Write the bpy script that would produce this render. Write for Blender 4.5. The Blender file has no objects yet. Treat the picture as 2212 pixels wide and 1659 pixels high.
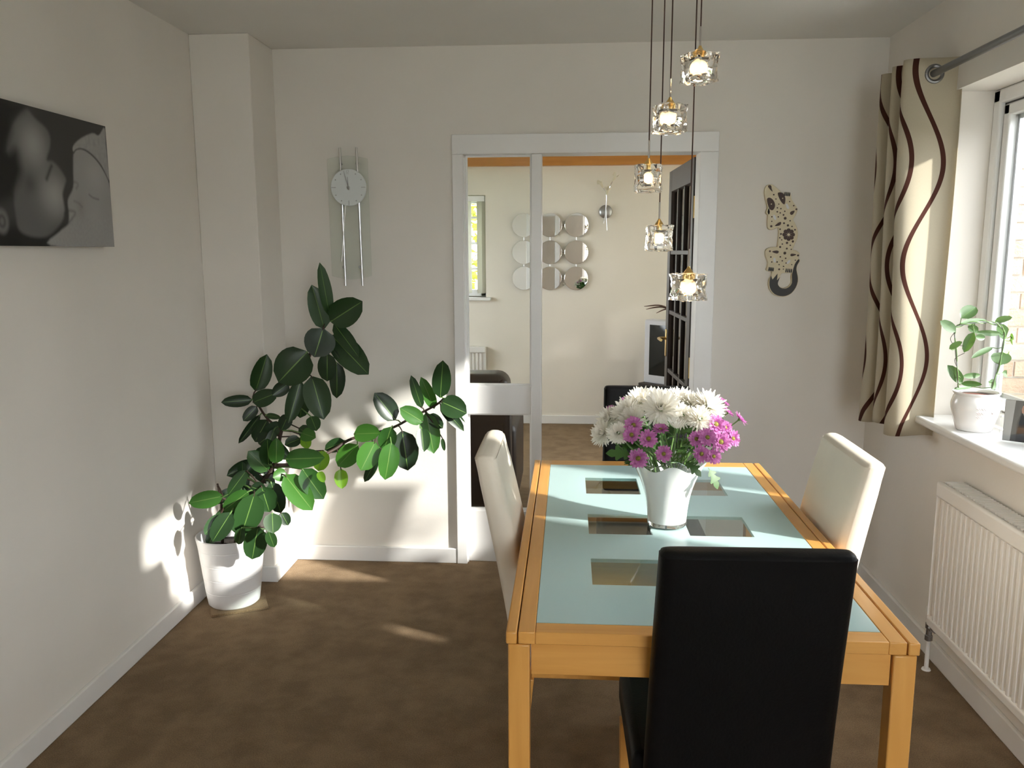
import bpy, bmesh, math, random
from mathutils import Vector, Matrix, noise
random.seed(11)
S = bpy.context.scene
COL = S.collection
PI = math.pi

# ---------------------------------------------------------------- camera
def setup_camera():
    yaw, pitch, roll = math.radians(3.96), math.radians(9.10), math.radians(-0.151)
    cy, sy, cp, sp = math.cos(yaw), math.sin(yaw), math.cos(pitch), math.sin(pitch)
    fw = Vector((-sy*cp, cy*cp, -sp)); rt = Vector((cy, sy, 0)); up = rt.cross(fw)
    r2 = math.cos(roll)*rt + math.sin(roll)*up
    u2 = -math.sin(roll)*rt + math.cos(roll)*up
    cam = bpy.data.cameras.new('camera'); cam.sensor_width = 36; cam.lens = 36*1789/2212
    cam.clip_start = 0.05; cam.clip_end = 200
    o = bpy.data.objects.new('camera', cam); COL.objects.link(o)
    m = Matrix((r2, u2, -fw)).transposed().to_4x4(); m.translation = (0, 0, 1.5)
    o.matrix_world = m
    S.camera = o
setup_camera()
# ---------------------------------------------------------------- light
SUN = Vector((-1.0, 0.42, -0.48)).normalized()
def setup_light():
    w = bpy.data.worlds.new('sky'); S.world = w; w.use_nodes = True
    nt = w.node_tree; bg = nt.nodes['Background']
    bg.inputs[0].default_value = (.93, .96, 1.0, 1); bg.inputs[1].default_value = 4.6      # bright hazy sky, even all round
    l = bpy.data.lights.new('sun', 'SUN'); l.energy = 5.6; l.angle = math.radians(2.0); l.color = (1.0, 0.965, 0.91)
    o = bpy.data.objects.new('sun', l); COL.objects.link(o)
    o.rotation_euler = SUN.to_track_quat('-Z', 'Y').to_euler(); o.location = (8, -3, 6)
setup_light()
vs = S.view_settings
S.display_settings.display_device = 'sRGB'
vs.view_transform = 'Standard'; vs.look = 'None'; vs.gamma = 1.0; vs.use_curve_mapping = False
vs.exposure = 1.17
cy_ = S.cycles
cy_.max_bounces = 11; cy_.diffuse_bounces = 6; cy_.glossy_bounces = 6; cy_.transmission_bounces = 10; cy_.transparent_max_bounces = 24
cy_.use_denoising = True; cy_.use_adaptive_sampling = True; cy_.adaptive_threshold = 0.02; cy_.sample_clamp_indirect = 6.0; cy_.caustics_reflective = False; cy_.caustics_refractive = False

# ---------------------------------------------------------------- materials
MATS = {}
def nodes_of(m):
    m.use_nodes = True
    nt = m.node_tree
    return nt, nt.nodes['Principled BSDF'], nt.nodes['Material Output']
def mat(name, col, rough=0.5, metal=0.0, spec=0.5, noise_amt=0.0, nscale=20.0, bump=0.0, bscale=200.0, col2=None, coat=0.0, trans=0.0, sss=0.0, emit=None, estr=0.0, sheen=0.0, rand=None):
    m = bpy.data.materials.new(name); MATS[name] = m
    nt, b, out = nodes_of(m)
    b.inputs['Base Color'].default_value = (*col, 1)
    b.inputs['Roughness'].default_value = rough; b.inputs['Metallic'].default_value = metal
    b.inputs['Specular IOR Level'].default_value = spec
    b.inputs['Coat Weight'].default_value = coat
    if coat: b.inputs['Coat Roughness'].default_value = 0.12
    b.inputs['Transmission Weight'].default_value = trans
    b.inputs['Sheen Weight'].default_value = sheen
    if sss:
        b.inputs['Subsurface Weight'].default_value = sss; b.inputs['Subsurface Radius'].default_value = (.02, .02, .02)
    if emit:
        b.inputs['Emission Color'].default_value = (*emit, 1); b.inputs['Emission Strength'].default_value = estr
    tc = nt.nodes.new('ShaderNodeTexCoord')
    if noise_amt or col2:
        n = nt.nodes.new('ShaderNodeTexNoise'); n.inputs['Scale'].default_value = nscale; n.inputs['Detail'].default_value = 6
        nt.links.new(tc.outputs['Object'], n.inputs['Vector'])
        mx = nt.nodes.new('ShaderNodeMix'); mx.data_type = 'RGBA'
        mx.inputs['A'].default_value = (*col, 1)
        c2 = col2 if col2 else tuple(max(0, c*(1-noise_amt)) for c in col)
        mx.inputs['B'].default_value = (*c2, 1)
        rp = nt.nodes.new('ShaderNodeMapRange'); rp.inputs['From Min'].default_value = .35; rp.inputs['From Max'].default_value = .65
        nt.links.new(n.outputs['Fac'], rp.inputs['Value']); nt.links.new(rp.outputs[0], mx.inputs['Factor'])
        nt.links.new(mx.outputs['Result'], b.inputs['Base Color'])
        src = mx.outputs['Result']
    else: src = None
    if rand:
        oi = nt.nodes.new('ShaderNodeObjectInfo'); m2 = nt.nodes.new('ShaderNodeMix'); m2.data_type = 'RGBA'
        if src: nt.links.new(src, m2.inputs['A'])
        else: m2.inputs['A'].default_value = (*col, 1)
        m2.inputs['B'].default_value = (*rand, 1)
        nt.links.new(oi.outputs['Random'], m2.inputs['Factor']); nt.links.new(m2.outputs['Result'], b.inputs['Base Color'])
    if bump:
        n2 = nt.nodes.new('ShaderNodeTexNoise'); n2.inputs['Scale'].default_value = bscale; n2.inputs['Detail'].default_value = 4
        nt.links.new(tc.outputs['Object'], n2.inputs['Vector'])
        bp = nt.nodes.new('ShaderNodeBump'); bp.inputs['Strength'].default_value = bump; bp.inputs['Distance'].default_value = .01
        nt.links.new(n2.outputs['Fac'], bp.inputs['Height']); nt.links.new(bp.outputs[0], b.inputs['Normal'])
    return m
def wood(name, c1, c2, axis='Y', rough=0.35, scale=9, coat=.2):
    m = bpy.data.materials.new(name); MATS[name] = m
    nt, b, out = nodes_of(m)
    tc = nt.nodes.new('ShaderNodeTexCoord'); mp = nt.nodes.new('ShaderNodeMapping')
    sc = {'X': (.08, 1, 1), 'Y': (1, .08, 1), 'Z': (1, 1, .08)}[axis]
    mp.inputs['Scale'].default_value = tuple(v*scale for v in sc)
    n = nt.nodes.new('ShaderNodeTexNoise'); n.inputs['Scale'].default_value = 4; n.inputs['Detail'].default_value = 8; n.inputs['Distortion'].default_value = .6
    nt.links.new(tc.outputs['Object'], mp.inputs['Vector']); nt.links.new(mp.outputs[0], n.inputs['Vector'])
    cr = nt.nodes.new('ShaderNodeValToRGB'); cr.color_ramp.elements[0].position = .3; cr.color_ramp.elements[1].position = .7
    cr.color_ramp.elements[0].color = (*c1, 1); cr.color_ramp.elements[1].color = (*c2, 1)
    nt.links.new(n.outputs['Fac'], cr.inputs[0]); nt.links.new(cr.outputs[0], b.inputs['Base Color'])
    b.inputs['Roughness'].default_value = rough; b.inputs['Coat Weight'].default_value = coat; b.inputs['Coat Roughness'].default_value = .2
    return m
def pane_mat(name, tint=(1, 1, 1), ior=1.45, rough=0.0, gloss=1.0):
    """thin sheet of glass: clear by transparency, mirror part by Fresnel"""
    m = bpy.data.materials.new(name); MATS[name] = m; m.use_nodes = True
    nt = m.node_tree; nt.nodes.clear()
    out = nt.nodes.new('ShaderNodeOutputMaterial'); tr = nt.nodes.new('ShaderNodeBsdfTransparent'); gl = nt.nodes.new('ShaderNodeBsdfGlossy')
    fr = nt.nodes.new('ShaderNodeFresnel'); ge = nt.nodes.new('ShaderNodeNewGeometry'); mr = nt.nodes.new('ShaderNodeMapRange')
    mr.inputs['To Min'].default_value = ior; mr.inputs['To Max'].default_value = 1/ior      # same reflectance from both sides of the sheet
    nt.links.new(ge.outputs['Backfacing'], mr.inputs['Value']); nt.links.new(mr.outputs[0], fr.inputs['IOR'])
    tr.inputs[0].default_value = (*tint, 1); gl.inputs['Roughness'].default_value = rough; gl.inputs[0].default_value = (gloss, gloss, gloss, 1)
    mx = nt.nodes.new('ShaderNodeMixShader')
    nt.links.new(fr.outputs[0], mx.inputs[0]); nt.links.new(tr.outputs[0], mx.inputs[1]); nt.links.new(gl.outputs[0], mx.inputs[2]); nt.links.new(mx.outputs[0], out.inputs[0])
    return m

mat('wall_paint', (.80, .762, .712), .9, spec=.2, noise_amt=.03, nscale=3, bump=.04, bscale=60)
mat('lounge_paint', (.85, .80, .72), .9, spec=.2, noise_amt=.03, nscale=3)
mat('ceiling_paint', (.76, .745, .715), .95, spec=.15, noise_amt=.02, nscale=3, bump=.04, bscale=80)
mat('white_gloss', (.86, .85, .84), .28, noise_amt=.03, nscale=5)
mat('upvc', (.88, .88, .88), .25)
mat('carpet', (.25, .158, .078), .97, spec=.1, col2=(.35, .232, .125), nscale=11, bump=.9, bscale=420, sheen=.15)
def carpet_grain():
    m = MATS['carpet']; nt = m.node_tree; b = nt.nodes['Principled BSDF']
    src = b.inputs['Base Color'].links[0].from_socket
    tc = nt.nodes.new('ShaderNodeTexCoord')
    n = nt.nodes.new('ShaderNodeTexNoise'); n.inputs['Scale'].default_value = 260; n.inputs['Detail'].default_value = 3
    nt.links.new(tc.outputs['Object'], n.inputs['Vector'])
    r = nt.nodes.new('ShaderNodeMapRange'); r.inputs['From Min'].default_value = .3; r.inputs['From Max'].default_value = .7; r.inputs['To Min'].default_value = .72; r.inputs['To Max'].default_value = 1.25
    nt.links.new(n.outputs['Fac'], r.inputs['Value'])
    v = nt.nodes.new('ShaderNodeVectorMath'); v.operation = 'SCALE'
    nt.links.new(src, v.inputs[0]); nt.links.new(r.outputs[0], v.inputs['Scale']); nt.links.new(v.outputs[0], b.inputs['Base Color'])
carpet_grain()
wood('beech', (.60, .285, .062), (.69, .35, .09), 'Y')
wood('beech_x', (.60, .285, .062), (.69, .35, .09), 'X')
wood('beech_z', (.60, .285, .062), (.69, .35, .09), 'Z')
wood('pine', (.48, .19, .03), (.58, .25, .05), 'X', rough=.3)
wood('dark_oak', (.022, .013, .009), (.035, .02, .014), 'Z', rough=.45, coat=0)
wood('oak_board', (.30, .15, .05), (.42, .23, .09), 'X', rough=.5)
mat('white_leather', (.80, .73, .62), .38, noise_amt=.04, nscale=8, bump=.05, bscale=150)
mat('black_leather', (.0025, .0025, .003), .5, spec=.16, bump=.08, bscale=180)
mat('brown_leather', (.026, .014, .010), .42, spec=.35, bump=.15, bscale=25, noise_amt=.3, nscale=6)
mat('chrome', (.72, .72, .74), .12, metal=1)
mat('steel', (.42, .42, .43), .35, metal=1)
mat('brass', (.75, .52, .20), .25, metal=1)
mat('mirror', (.92, .92, .92), .01, metal=1)
mat('pole_metal', (.23, .23, .24), .38, metal=1)
mat('pot_white', (.80, .79, .80), .35)
mat('soil', (.018, .012, .008), .95, bump=.8, bscale=60)
mat('leaf_dark', (.012, .030, .012), .34, spec=.4, noise_amt=.35, nscale=14, rand=(.022, .062, .016))
mat('leaf_mid', (.03, .10, .02), .34, spec=.4, noise_amt=.3, nscale=14, rand=(.06, .19, .025))
mat('leaf_young', (.16, .34, .03), .3, noise_amt=.2, nscale=12)
mat('midrib', (.12, .22, .05), .4)
mat('leaf_back', (.10, .13, .085), .55)
mat('stem_brown', (.045, .022, .014), .7, noise_amt=.3, nscale=30)
mat('stem_green', (.12, .22, .06), .5)
mat('sheath', (.55, .25, .08), .5)
mat('hoya_leaf', (.05, .12, .035), .42, noise_amt=.25, nscale=30, rand=(.12, .19, .10))
mat('white_petal', (.93, .91, .86), .6, sss=.0)
mat('purple_petal', (.50, .13, .40), .55, noise_amt=.45, nscale=160, col2=(.76, .36, .66))
mat('petal_back', (.60, .36, .52), .6)
mat('flower_eye', (.10, .085, .02), .8, col2=(.30, .27, .03), nscale=300)
mat('bloom_leaf', (.035, .085, .02), .5, noise_amt=.3, nscale=40, rand=(.075, .17, .04))
mat('vase_white', (.88, .89, .88), .12, coat=.6)
def cup():
    m = bpy.data.materials.new('cup_glass'); MATS['cup_glass'] = m; m.use_nodes = True
    nt = m.node_tree; nt.nodes.clear(); out = nt.nodes.new('ShaderNodeOutputMaterial'); a = nt.nodes.new('ShaderNodeBsdfTransparent'); b = nt.nodes.new('ShaderNodeBsdfTranslucent'); x = nt.nodes.new('ShaderNodeMixShader'); x.inputs[0].default_value = .5
    b.inputs[0].default_value = (.95, .9, .8, 1); nt.links.new(a.outputs[0], x.inputs[1]); nt.links.new(b.outputs[0], x.inputs[2]); nt.links.new(x.outputs[0], out.inputs[0])
cup()
pane_mat('clear_glass', (.97, .985, .98), 1.45)
pane_mat('window_glass', (.96, .97, .965), 1.45)
pane_mat('brown_glass', (.16, .10, .08), 1.45)
pane_mat('table_clear', (.86, .92, .90), 1.45)
pane_mat('clock_glass', (.965, .98, .965), 1.25, gloss=.4)
mat('clock_face', (.72, .76, .77), .4)
mat('bulb', (1, .9, .7), .5, emit=(1.0, .68, .36), estr=900)
mat('cord_brown', (.05, .018, .012), .7)
mat('lizard_cream', (.70, .61, .43), .55, noise_amt=.08, nscale=30)
mat('lizard_brown', (.055, .026, .018), .55)
mat('lizard_black', (.022, .017, .014), .5)
mat('tv_silver', (.62, .62, .65), .4)
mat('tv_screen', (.012, .015, .016), .08)
mat('canvas_edge', (.20, .20, .20), .8)
mat('render_wall', (.55, .50, .44), .9)
mat('mortar', (.50, .47, .42), .95, bump=.4, bscale=90)
mat('brick', (.36, .24, .17), .9, noise_amt=.3, nscale=30, bump=.5, bscale=90, rand=(.46, .34, .26))
mat('grass', (.10, .16, .04), .9, noise_amt=.5, nscale=8)
mat('bounce_paving', (.74, .71, .65), .9, noise_amt=.2, nscale=6)
mat('shrub_leaf', (.14, .24, .06), .5, noise_amt=.4, nscale=9, rand=(.24, .34, .09))
mat('autumn_leaf', (.30, .26, .03), .5, noise_amt=.5, nscale=9, col2=(.16, .22, .03))
mat('blind', (.80, .80, .76), .8)
mat('plastic_black', (.015, .015, .015), .4)
mat('rad_white', (.84, .82, .80), .35)
mat('grey_plate', (.62, .60, .58), .5)
mat('lily', (.72, .66, .52), .5)
mat('ceramic', (.86, .84, .82), .15, coat=.5)
mat('relief', (.62, .52, .52), .3)
mat('terracotta', (.17, .055, .035), .8)
mat('dried', (.10, .05, .035), .8)
mat('suit', (.012, .014, .02), .6)
mat('photo_grey', (.33, .33, .33), .4)
mat('photo_dark', (.03, .035, .04), .4)
mat('skin', (.48, .27, .20), .6)
mat('shirt', (.7, .7, .72), .6)

def frosted():
    m = bpy.data.materials.new('frosted_glass'); MATS['frosted_glass'] = m
    nt, b, out = nodes_of(m)
    b.inputs['Base Color'].default_value = (.66, .84, .84, 1); b.inputs['Roughness'].default_value = .16; b.inputs['Specular IOR Level'].default_value = .5
    tl = nt.nodes.new('ShaderNodeBsdfTranslucent'); tl.inputs[0].default_value = (.66, .84, .84, 1)
    mx = nt.nodes.new('ShaderNodeMixShader'); mx.inputs[0].default_value = .35
    nt.links.new(b.outputs[0], mx.inputs[1]); nt.links.new(tl.outputs[0], mx.inputs[2]); nt.links.new(mx.outputs[0], out.inputs[0])
frosted()
def petal_translucent(name, col, f=.4):
    m = MATS[name]; nt = m.node_tree; b = nt.nodes['Principled BSDF']; out = nt.nodes['Material Output']
    tl = nt.nodes.new('ShaderNodeBsdfTranslucent'); tl.inputs[0].default_value = (*col, 1)
    mx = nt.nodes.new('ShaderNodeMixShader'); mx.inputs[0].default_value = f
    nt.links.new(b.outputs[0], mx.inputs[1]); nt.links.new(tl.outputs[0], mx.inputs[2]); nt.links.new(mx.outputs[0], out.inputs[0])
petal_translucent('white_petal', (.93, .90, .82)); petal_translucent('purple_petal', (.62, .20, .50)); petal_translucent('petal_back', (.6, .3, .5))
petal_translucent('shrub_leaf', (.3, .45, .08)); petal_translucent('autumn_leaf', (.45, .45, .05)); petal_translucent('hoya_leaf', (.16, .30, .05), .3)
petal_translucent('leaf_young', (.25, .5, .03), .35); petal_translucent('leaf_mid', (.05, .2, .02), .15); petal_translucent('bloom_leaf', (.05, .16, .02), .2)
petal_translucent('blind', (.75, .74, .66), .5)
def curtain_mat():
    m = bpy.data.materials.new('curtain_fabric'); MATS['curtain_fabric'] = m
    nt, b, out = nodes_of(m)
    uv = nt.nodes.new('ShaderNodeUVMap'); uv.uv_map = 'cloth'
    sp = nt.nodes.new('ShaderNodeSeparateXYZ'); nt.links.new(uv.outputs[0], sp.inputs[0])
    def M(op, a, c=None, d=None):
        n = nt.nodes.new('ShaderNodeMath'); n.operation = op
        for i, v in enumerate((a, c, d)):
            if v is None: continue
            if isinstance(v, (int, float)): n.inputs[i].default_value = v
            else: nt.links.new(v, n.inputs[i])
        return n.outputs[0]
    U, V = sp.outputs[0], sp.outputs[1]
    masks = []
    for (u0, amp, lam, ph, wd, per) in ((.108, .058, .70, 1.15, .0085, .205), (.205, .05, .74, 1.9, .0075, .205)):
        s = M('SINE', M('ADD', M('MULTIPLY', V, 2*PI/lam), ph))
        d = M('SUBTRACT', U, M('ADD', M('MULTIPLY', s, amp), u0))
        d = M('SUBTRACT', M('MULTIPLY', M('FRACT', M('ADD', M('DIVIDE', d, per*2), .5)), per*2), per)
        masks.append(M('LESS_THAN', M('ABSOLUTE', d), wd))
    mk = M('MAXIMUM', masks[0], masks[1])
    wv = nt.nodes.new('ShaderNodeTexNoise'); wv.inputs['Scale'].default_value = 1.0; wv.inputs['Detail'].default_value = 3
    mp = nt.nodes.new('ShaderNodeMapping'); mp.inputs['Scale'].default_value = (900, 120, 1); nt.links.new(uv.outputs[0], mp.inputs[0]); nt.links.new(mp.outputs[0], wv.inputs['Vector'])
    base = nt.nodes.new('ShaderNodeMix'); base.data_type = 'RGBA'; base.inputs['A'].default_value = (.61, .545, .42, 1); base.inputs['B'].default_value = (.53, .47, .355, 1)
    nt.links.new(wv.outputs['Fac'], base.inputs['Factor'])
    mx = nt.nodes.new('ShaderNodeMix'); mx.data_type = 'RGBA'; mx.inputs['B'].default_value = (.075, .026, .018, 1)
    nt.links.new(mk, mx.inputs['Factor']); nt.links.new(base.outputs['Result'], mx.inputs['A'])
    nt.links.new(mx.outputs['Result'], b.inputs['Base Color']); b.inputs['Roughness'].default_value = .8; b.inputs['Specular IOR Level'].default_value = .15
    tl = nt.nodes.new('ShaderNodeBsdfTranslucent'); nt.links.new(mx.outputs['Result'], tl.inputs[0])
    ms = nt.nodes.new('ShaderNodeMixShader'); ms.inputs[0].default_value = .3
    nt.links.new(b.outputs[0], ms.inputs[1]); nt.links.new(tl.outputs[0], ms.inputs[2]); nt.links.new(ms.outputs[0], out.inputs[0])
curtain_mat()
def print_mat():
    m = bpy.data.materials.new('canvas_print'); MATS['canvas_print'] = m
    nt, b, out = nodes_of(m)
    a = nt.nodes.new('ShaderNodeVertexColor'); a.layer_name = 'print'
    nt.links.new(a.outputs[0], b.inputs['Base Color']); b.inputs['Roughness'].default_value = .6; b.inputs['Specular IOR Level'].default_value = .3
print_mat()
def block_glass():
    m = mat('ice_glass', (1.0, .99, .97), .0, trans=1.0); m.node_tree.nodes['Principled BSDF'].inputs['IOR'].default_value = 1.42
block_glass()

# ---------------------------------------------------------------- mesh helpers
ORG = {}
def tag(o, label=None, cat=None, group=None, kind=None):
    if label: o['label'] = label
    if cat: o['category'] = cat
    if group: o['group'] = group
    if kind: o['kind'] = kind
    return o
def empty(name, loc, rz=0.0, label=None, cat=None, group=None):
    o = bpy.data.objects.new(name, None); COL.objects.link(o); o.location = loc; o.rotation_euler = (0, 0, rz)
    o.empty_display_size = .05
    ORG[o] = Vector(loc) if rz == 0 else Vector((0, 0, 0))
    return tag(o, label, cat, group)
class MB:
    """collects shapes in world coordinates (or in a rotated thing's own) and links them as one mesh object"""
    def __init__(self): self.v = []; self.f = []; self.m = []; self.cur = 0
    def add(self, vs_, fs):
        n = len(self.v); self.v += [Vector(p) for p in vs_]
        for f in fs: self.f.append(tuple(n+i for i in f)); self.m.append(self.cur)
        return self
    def box(self, x0, x1, y0, y1, z0, z1, M=None):
        p = [Vector((x, y, z)) for z in (z0, z1) for y in (y0, y1) for x in (x0, x1)]
        if M: p = [M @ q for q in p]
        return self.add(p, [(0, 2, 3, 1), (4, 5, 7, 6), (0, 1, 5, 4), (2, 6, 7, 3), (0, 4, 6, 2), (1, 3, 7, 5)])
    def tube(self, pts, r, n=8, cap=True):
        pts = [Vector(p) for p in pts]; rs = r if isinstance(r, (list, tuple)) else [r]*len(pts)
        vs_ = []; fs = []; prev = None
        for i, p in enumerate(pts):
            t = (pts[min(i+1, len(pts)-1)]-pts[max(i-1, 0)]).normalized()
            if prev is None:
                a = t.cross(Vector((0, 0, 1)));
                if a.length < 1e-3: a = t.cross(Vector((1, 0, 0)))
            else: a = prev - t*prev.dot(t)
            a.normalize(); prev = a; b = t.cross(a)
            for k in range(n):
                th = 2*PI*k/n; vs_.append(p+(a*math.cos(th)+b*math.sin(th))*rs[i])
        for i in range(len(pts)-1):
            for k in range(n): fs.append((i*n+k, i*n+(k+1) % n, (i+1)*n+(k+1) % n, (i+1)*n+k))
        if cap: fs.append(tuple(range(n-1, -1, -1))); fs.append(tuple((len(pts)-1)*n+k for k in range(n)))
        return self.add(vs_, fs)
    def lathe(self, prof, c, axis='Z', n=32, cap0=True, cap1=True):
        c = Vector(c); vs_ = []; fs = []
        for r, h in prof:
            for k in range(n):
                a = 2*PI*k/n
                if axis == 'Z': vs_.append(c+Vector((r*math.cos(a), r*math.sin(a), h)))
                elif axis == 'Y': vs_.append(c+Vector((r*math.cos(a), -h, r*math.sin(a))))
                else: vs_.append(c+Vector((h, r*math.cos(a), r*math.sin(a))))
        for i in range(len(prof)-1):
            for k in range(n): fs.append((i*n+k, i*n+(k+1) % n, (i+1)*n+(k+1) % n, (i+1)*n+k))
        if cap0: fs.append(tuple(range(n-1, -1, -1)))
        if cap1: fs.append(tuple((len(prof)-1)*n+k for k in range(n)))
        return self.add(vs_, fs)
    def prism(self, poly, d0, d1, plane='XZ'):
        """polygon in a plane, extruded between d0 and d1 along the other axis"""
        def P(a, b, d): return {'XZ': (a, d, b), 'XY': (a, b, d), 'YZ': (d, a, b)}[plane]
        n = len(poly)
        return self.add([P(a, b, d0) for a, b in poly]+[P(a, b, d1) for a, b in poly], [tuple(range(n-1, -1, -1)), tuple(range(n, 2*n))]+[(i, (i+1) % n, n+(i+1) % n, n+i) for i in range(n)])
    def build(self, name, mats, parent=None, bevel=0.0, seg=2, smooth=False, sub=0, tri=False, autosmooth=35, loc=None):
        me = bpy.data.meshes.new(name)
        if parent is not None: org = ORG.get(parent, Vector((0, 0, 0)))
        elif loc is not None: org = Vector(loc)
        else:
            xs = [min(v[i] for v in self.v) for i in range(3)]; xm = [max(v[i] for v in self.v) for i in range(3)]
            org = Vector(((xs[0]+xm[0])/2, (xs[1]+xm[1])/2, xs[2]))
        me.from_pydata([tuple(v-org) for v in self.v], [], self.f)
        for mm in (mats if isinstance(mats, (list, tuple)) else [mats]): me.materials.append(MATS[mm])
        if any(self.m):
            for p, i in zip(me.polygons, self.m): p.material_index = i
        bm = bmesh.new(); bm.from_mesh(me); bmesh.ops.recalc_face_normals(bm, faces=bm.faces)
        if tri: bmesh.ops.triangulate(bm, faces=[f for f in bm.faces if len(f.verts) > 4])
        bm.to_mesh(me); bm.free()
        o = bpy.data.objects.new(name, me); COL.objects.link(o)
        if parent is not None: o.parent = parent; ORG[o] = org
        else: o.location = org; ORG[o] = org
        if bevel:
            b = o.modifiers.new('bevel', 'BEVEL'); b.width = bevel; b.segments = seg; b.limit_method = 'ANGLE'; b.angle_limit = math.radians(40)
        if sub:
            s = o.modifiers.new('sub', 'SUBSURF'); s.levels = sub; s.render_levels = sub
        if smooth or bevel or sub:
            for p in me.polygons: p.use_smooth = True
            if bevel or not sub:
                try: me.set_sharp_from_angle(angle=math.radians(autosmooth))
                except Exception: pass
        return o
def struct(o, label):
    o['kind'] = 'structure'; o['label'] = label; return o
def rot_about(p, axis, ang): return Matrix.Translation(p) @ Matrix.Rotation(ang, 4, axis) @ Matrix.Translation(-Vector(p))
def copy_tree(o, parent=None):
    c = o.copy(); COL.objects.link(c); c.parent = parent
    for ch in list(o.children): copy_tree(ch, c)
    return c
def smooth_path(pts, n=6):
    pts = [Vector(p) for p in pts]; out = []
    for i in range(len(pts)-1):
        p0 = pts[max(i-1, 0)]; p1 = pts[i]; p2 = pts[i+1]; p3 = pts[min(i+2, len(pts)-1)]
        for k in range(n):
            t = k/n
            out.append(.5*((2*p1)+(p2-p0)*t+(2*p0-5*p1+4*p2-p3)*t*t+(3*p1-p0-3*p2+p3)*t**3))
    out.append(pts[-1]); return out

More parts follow.
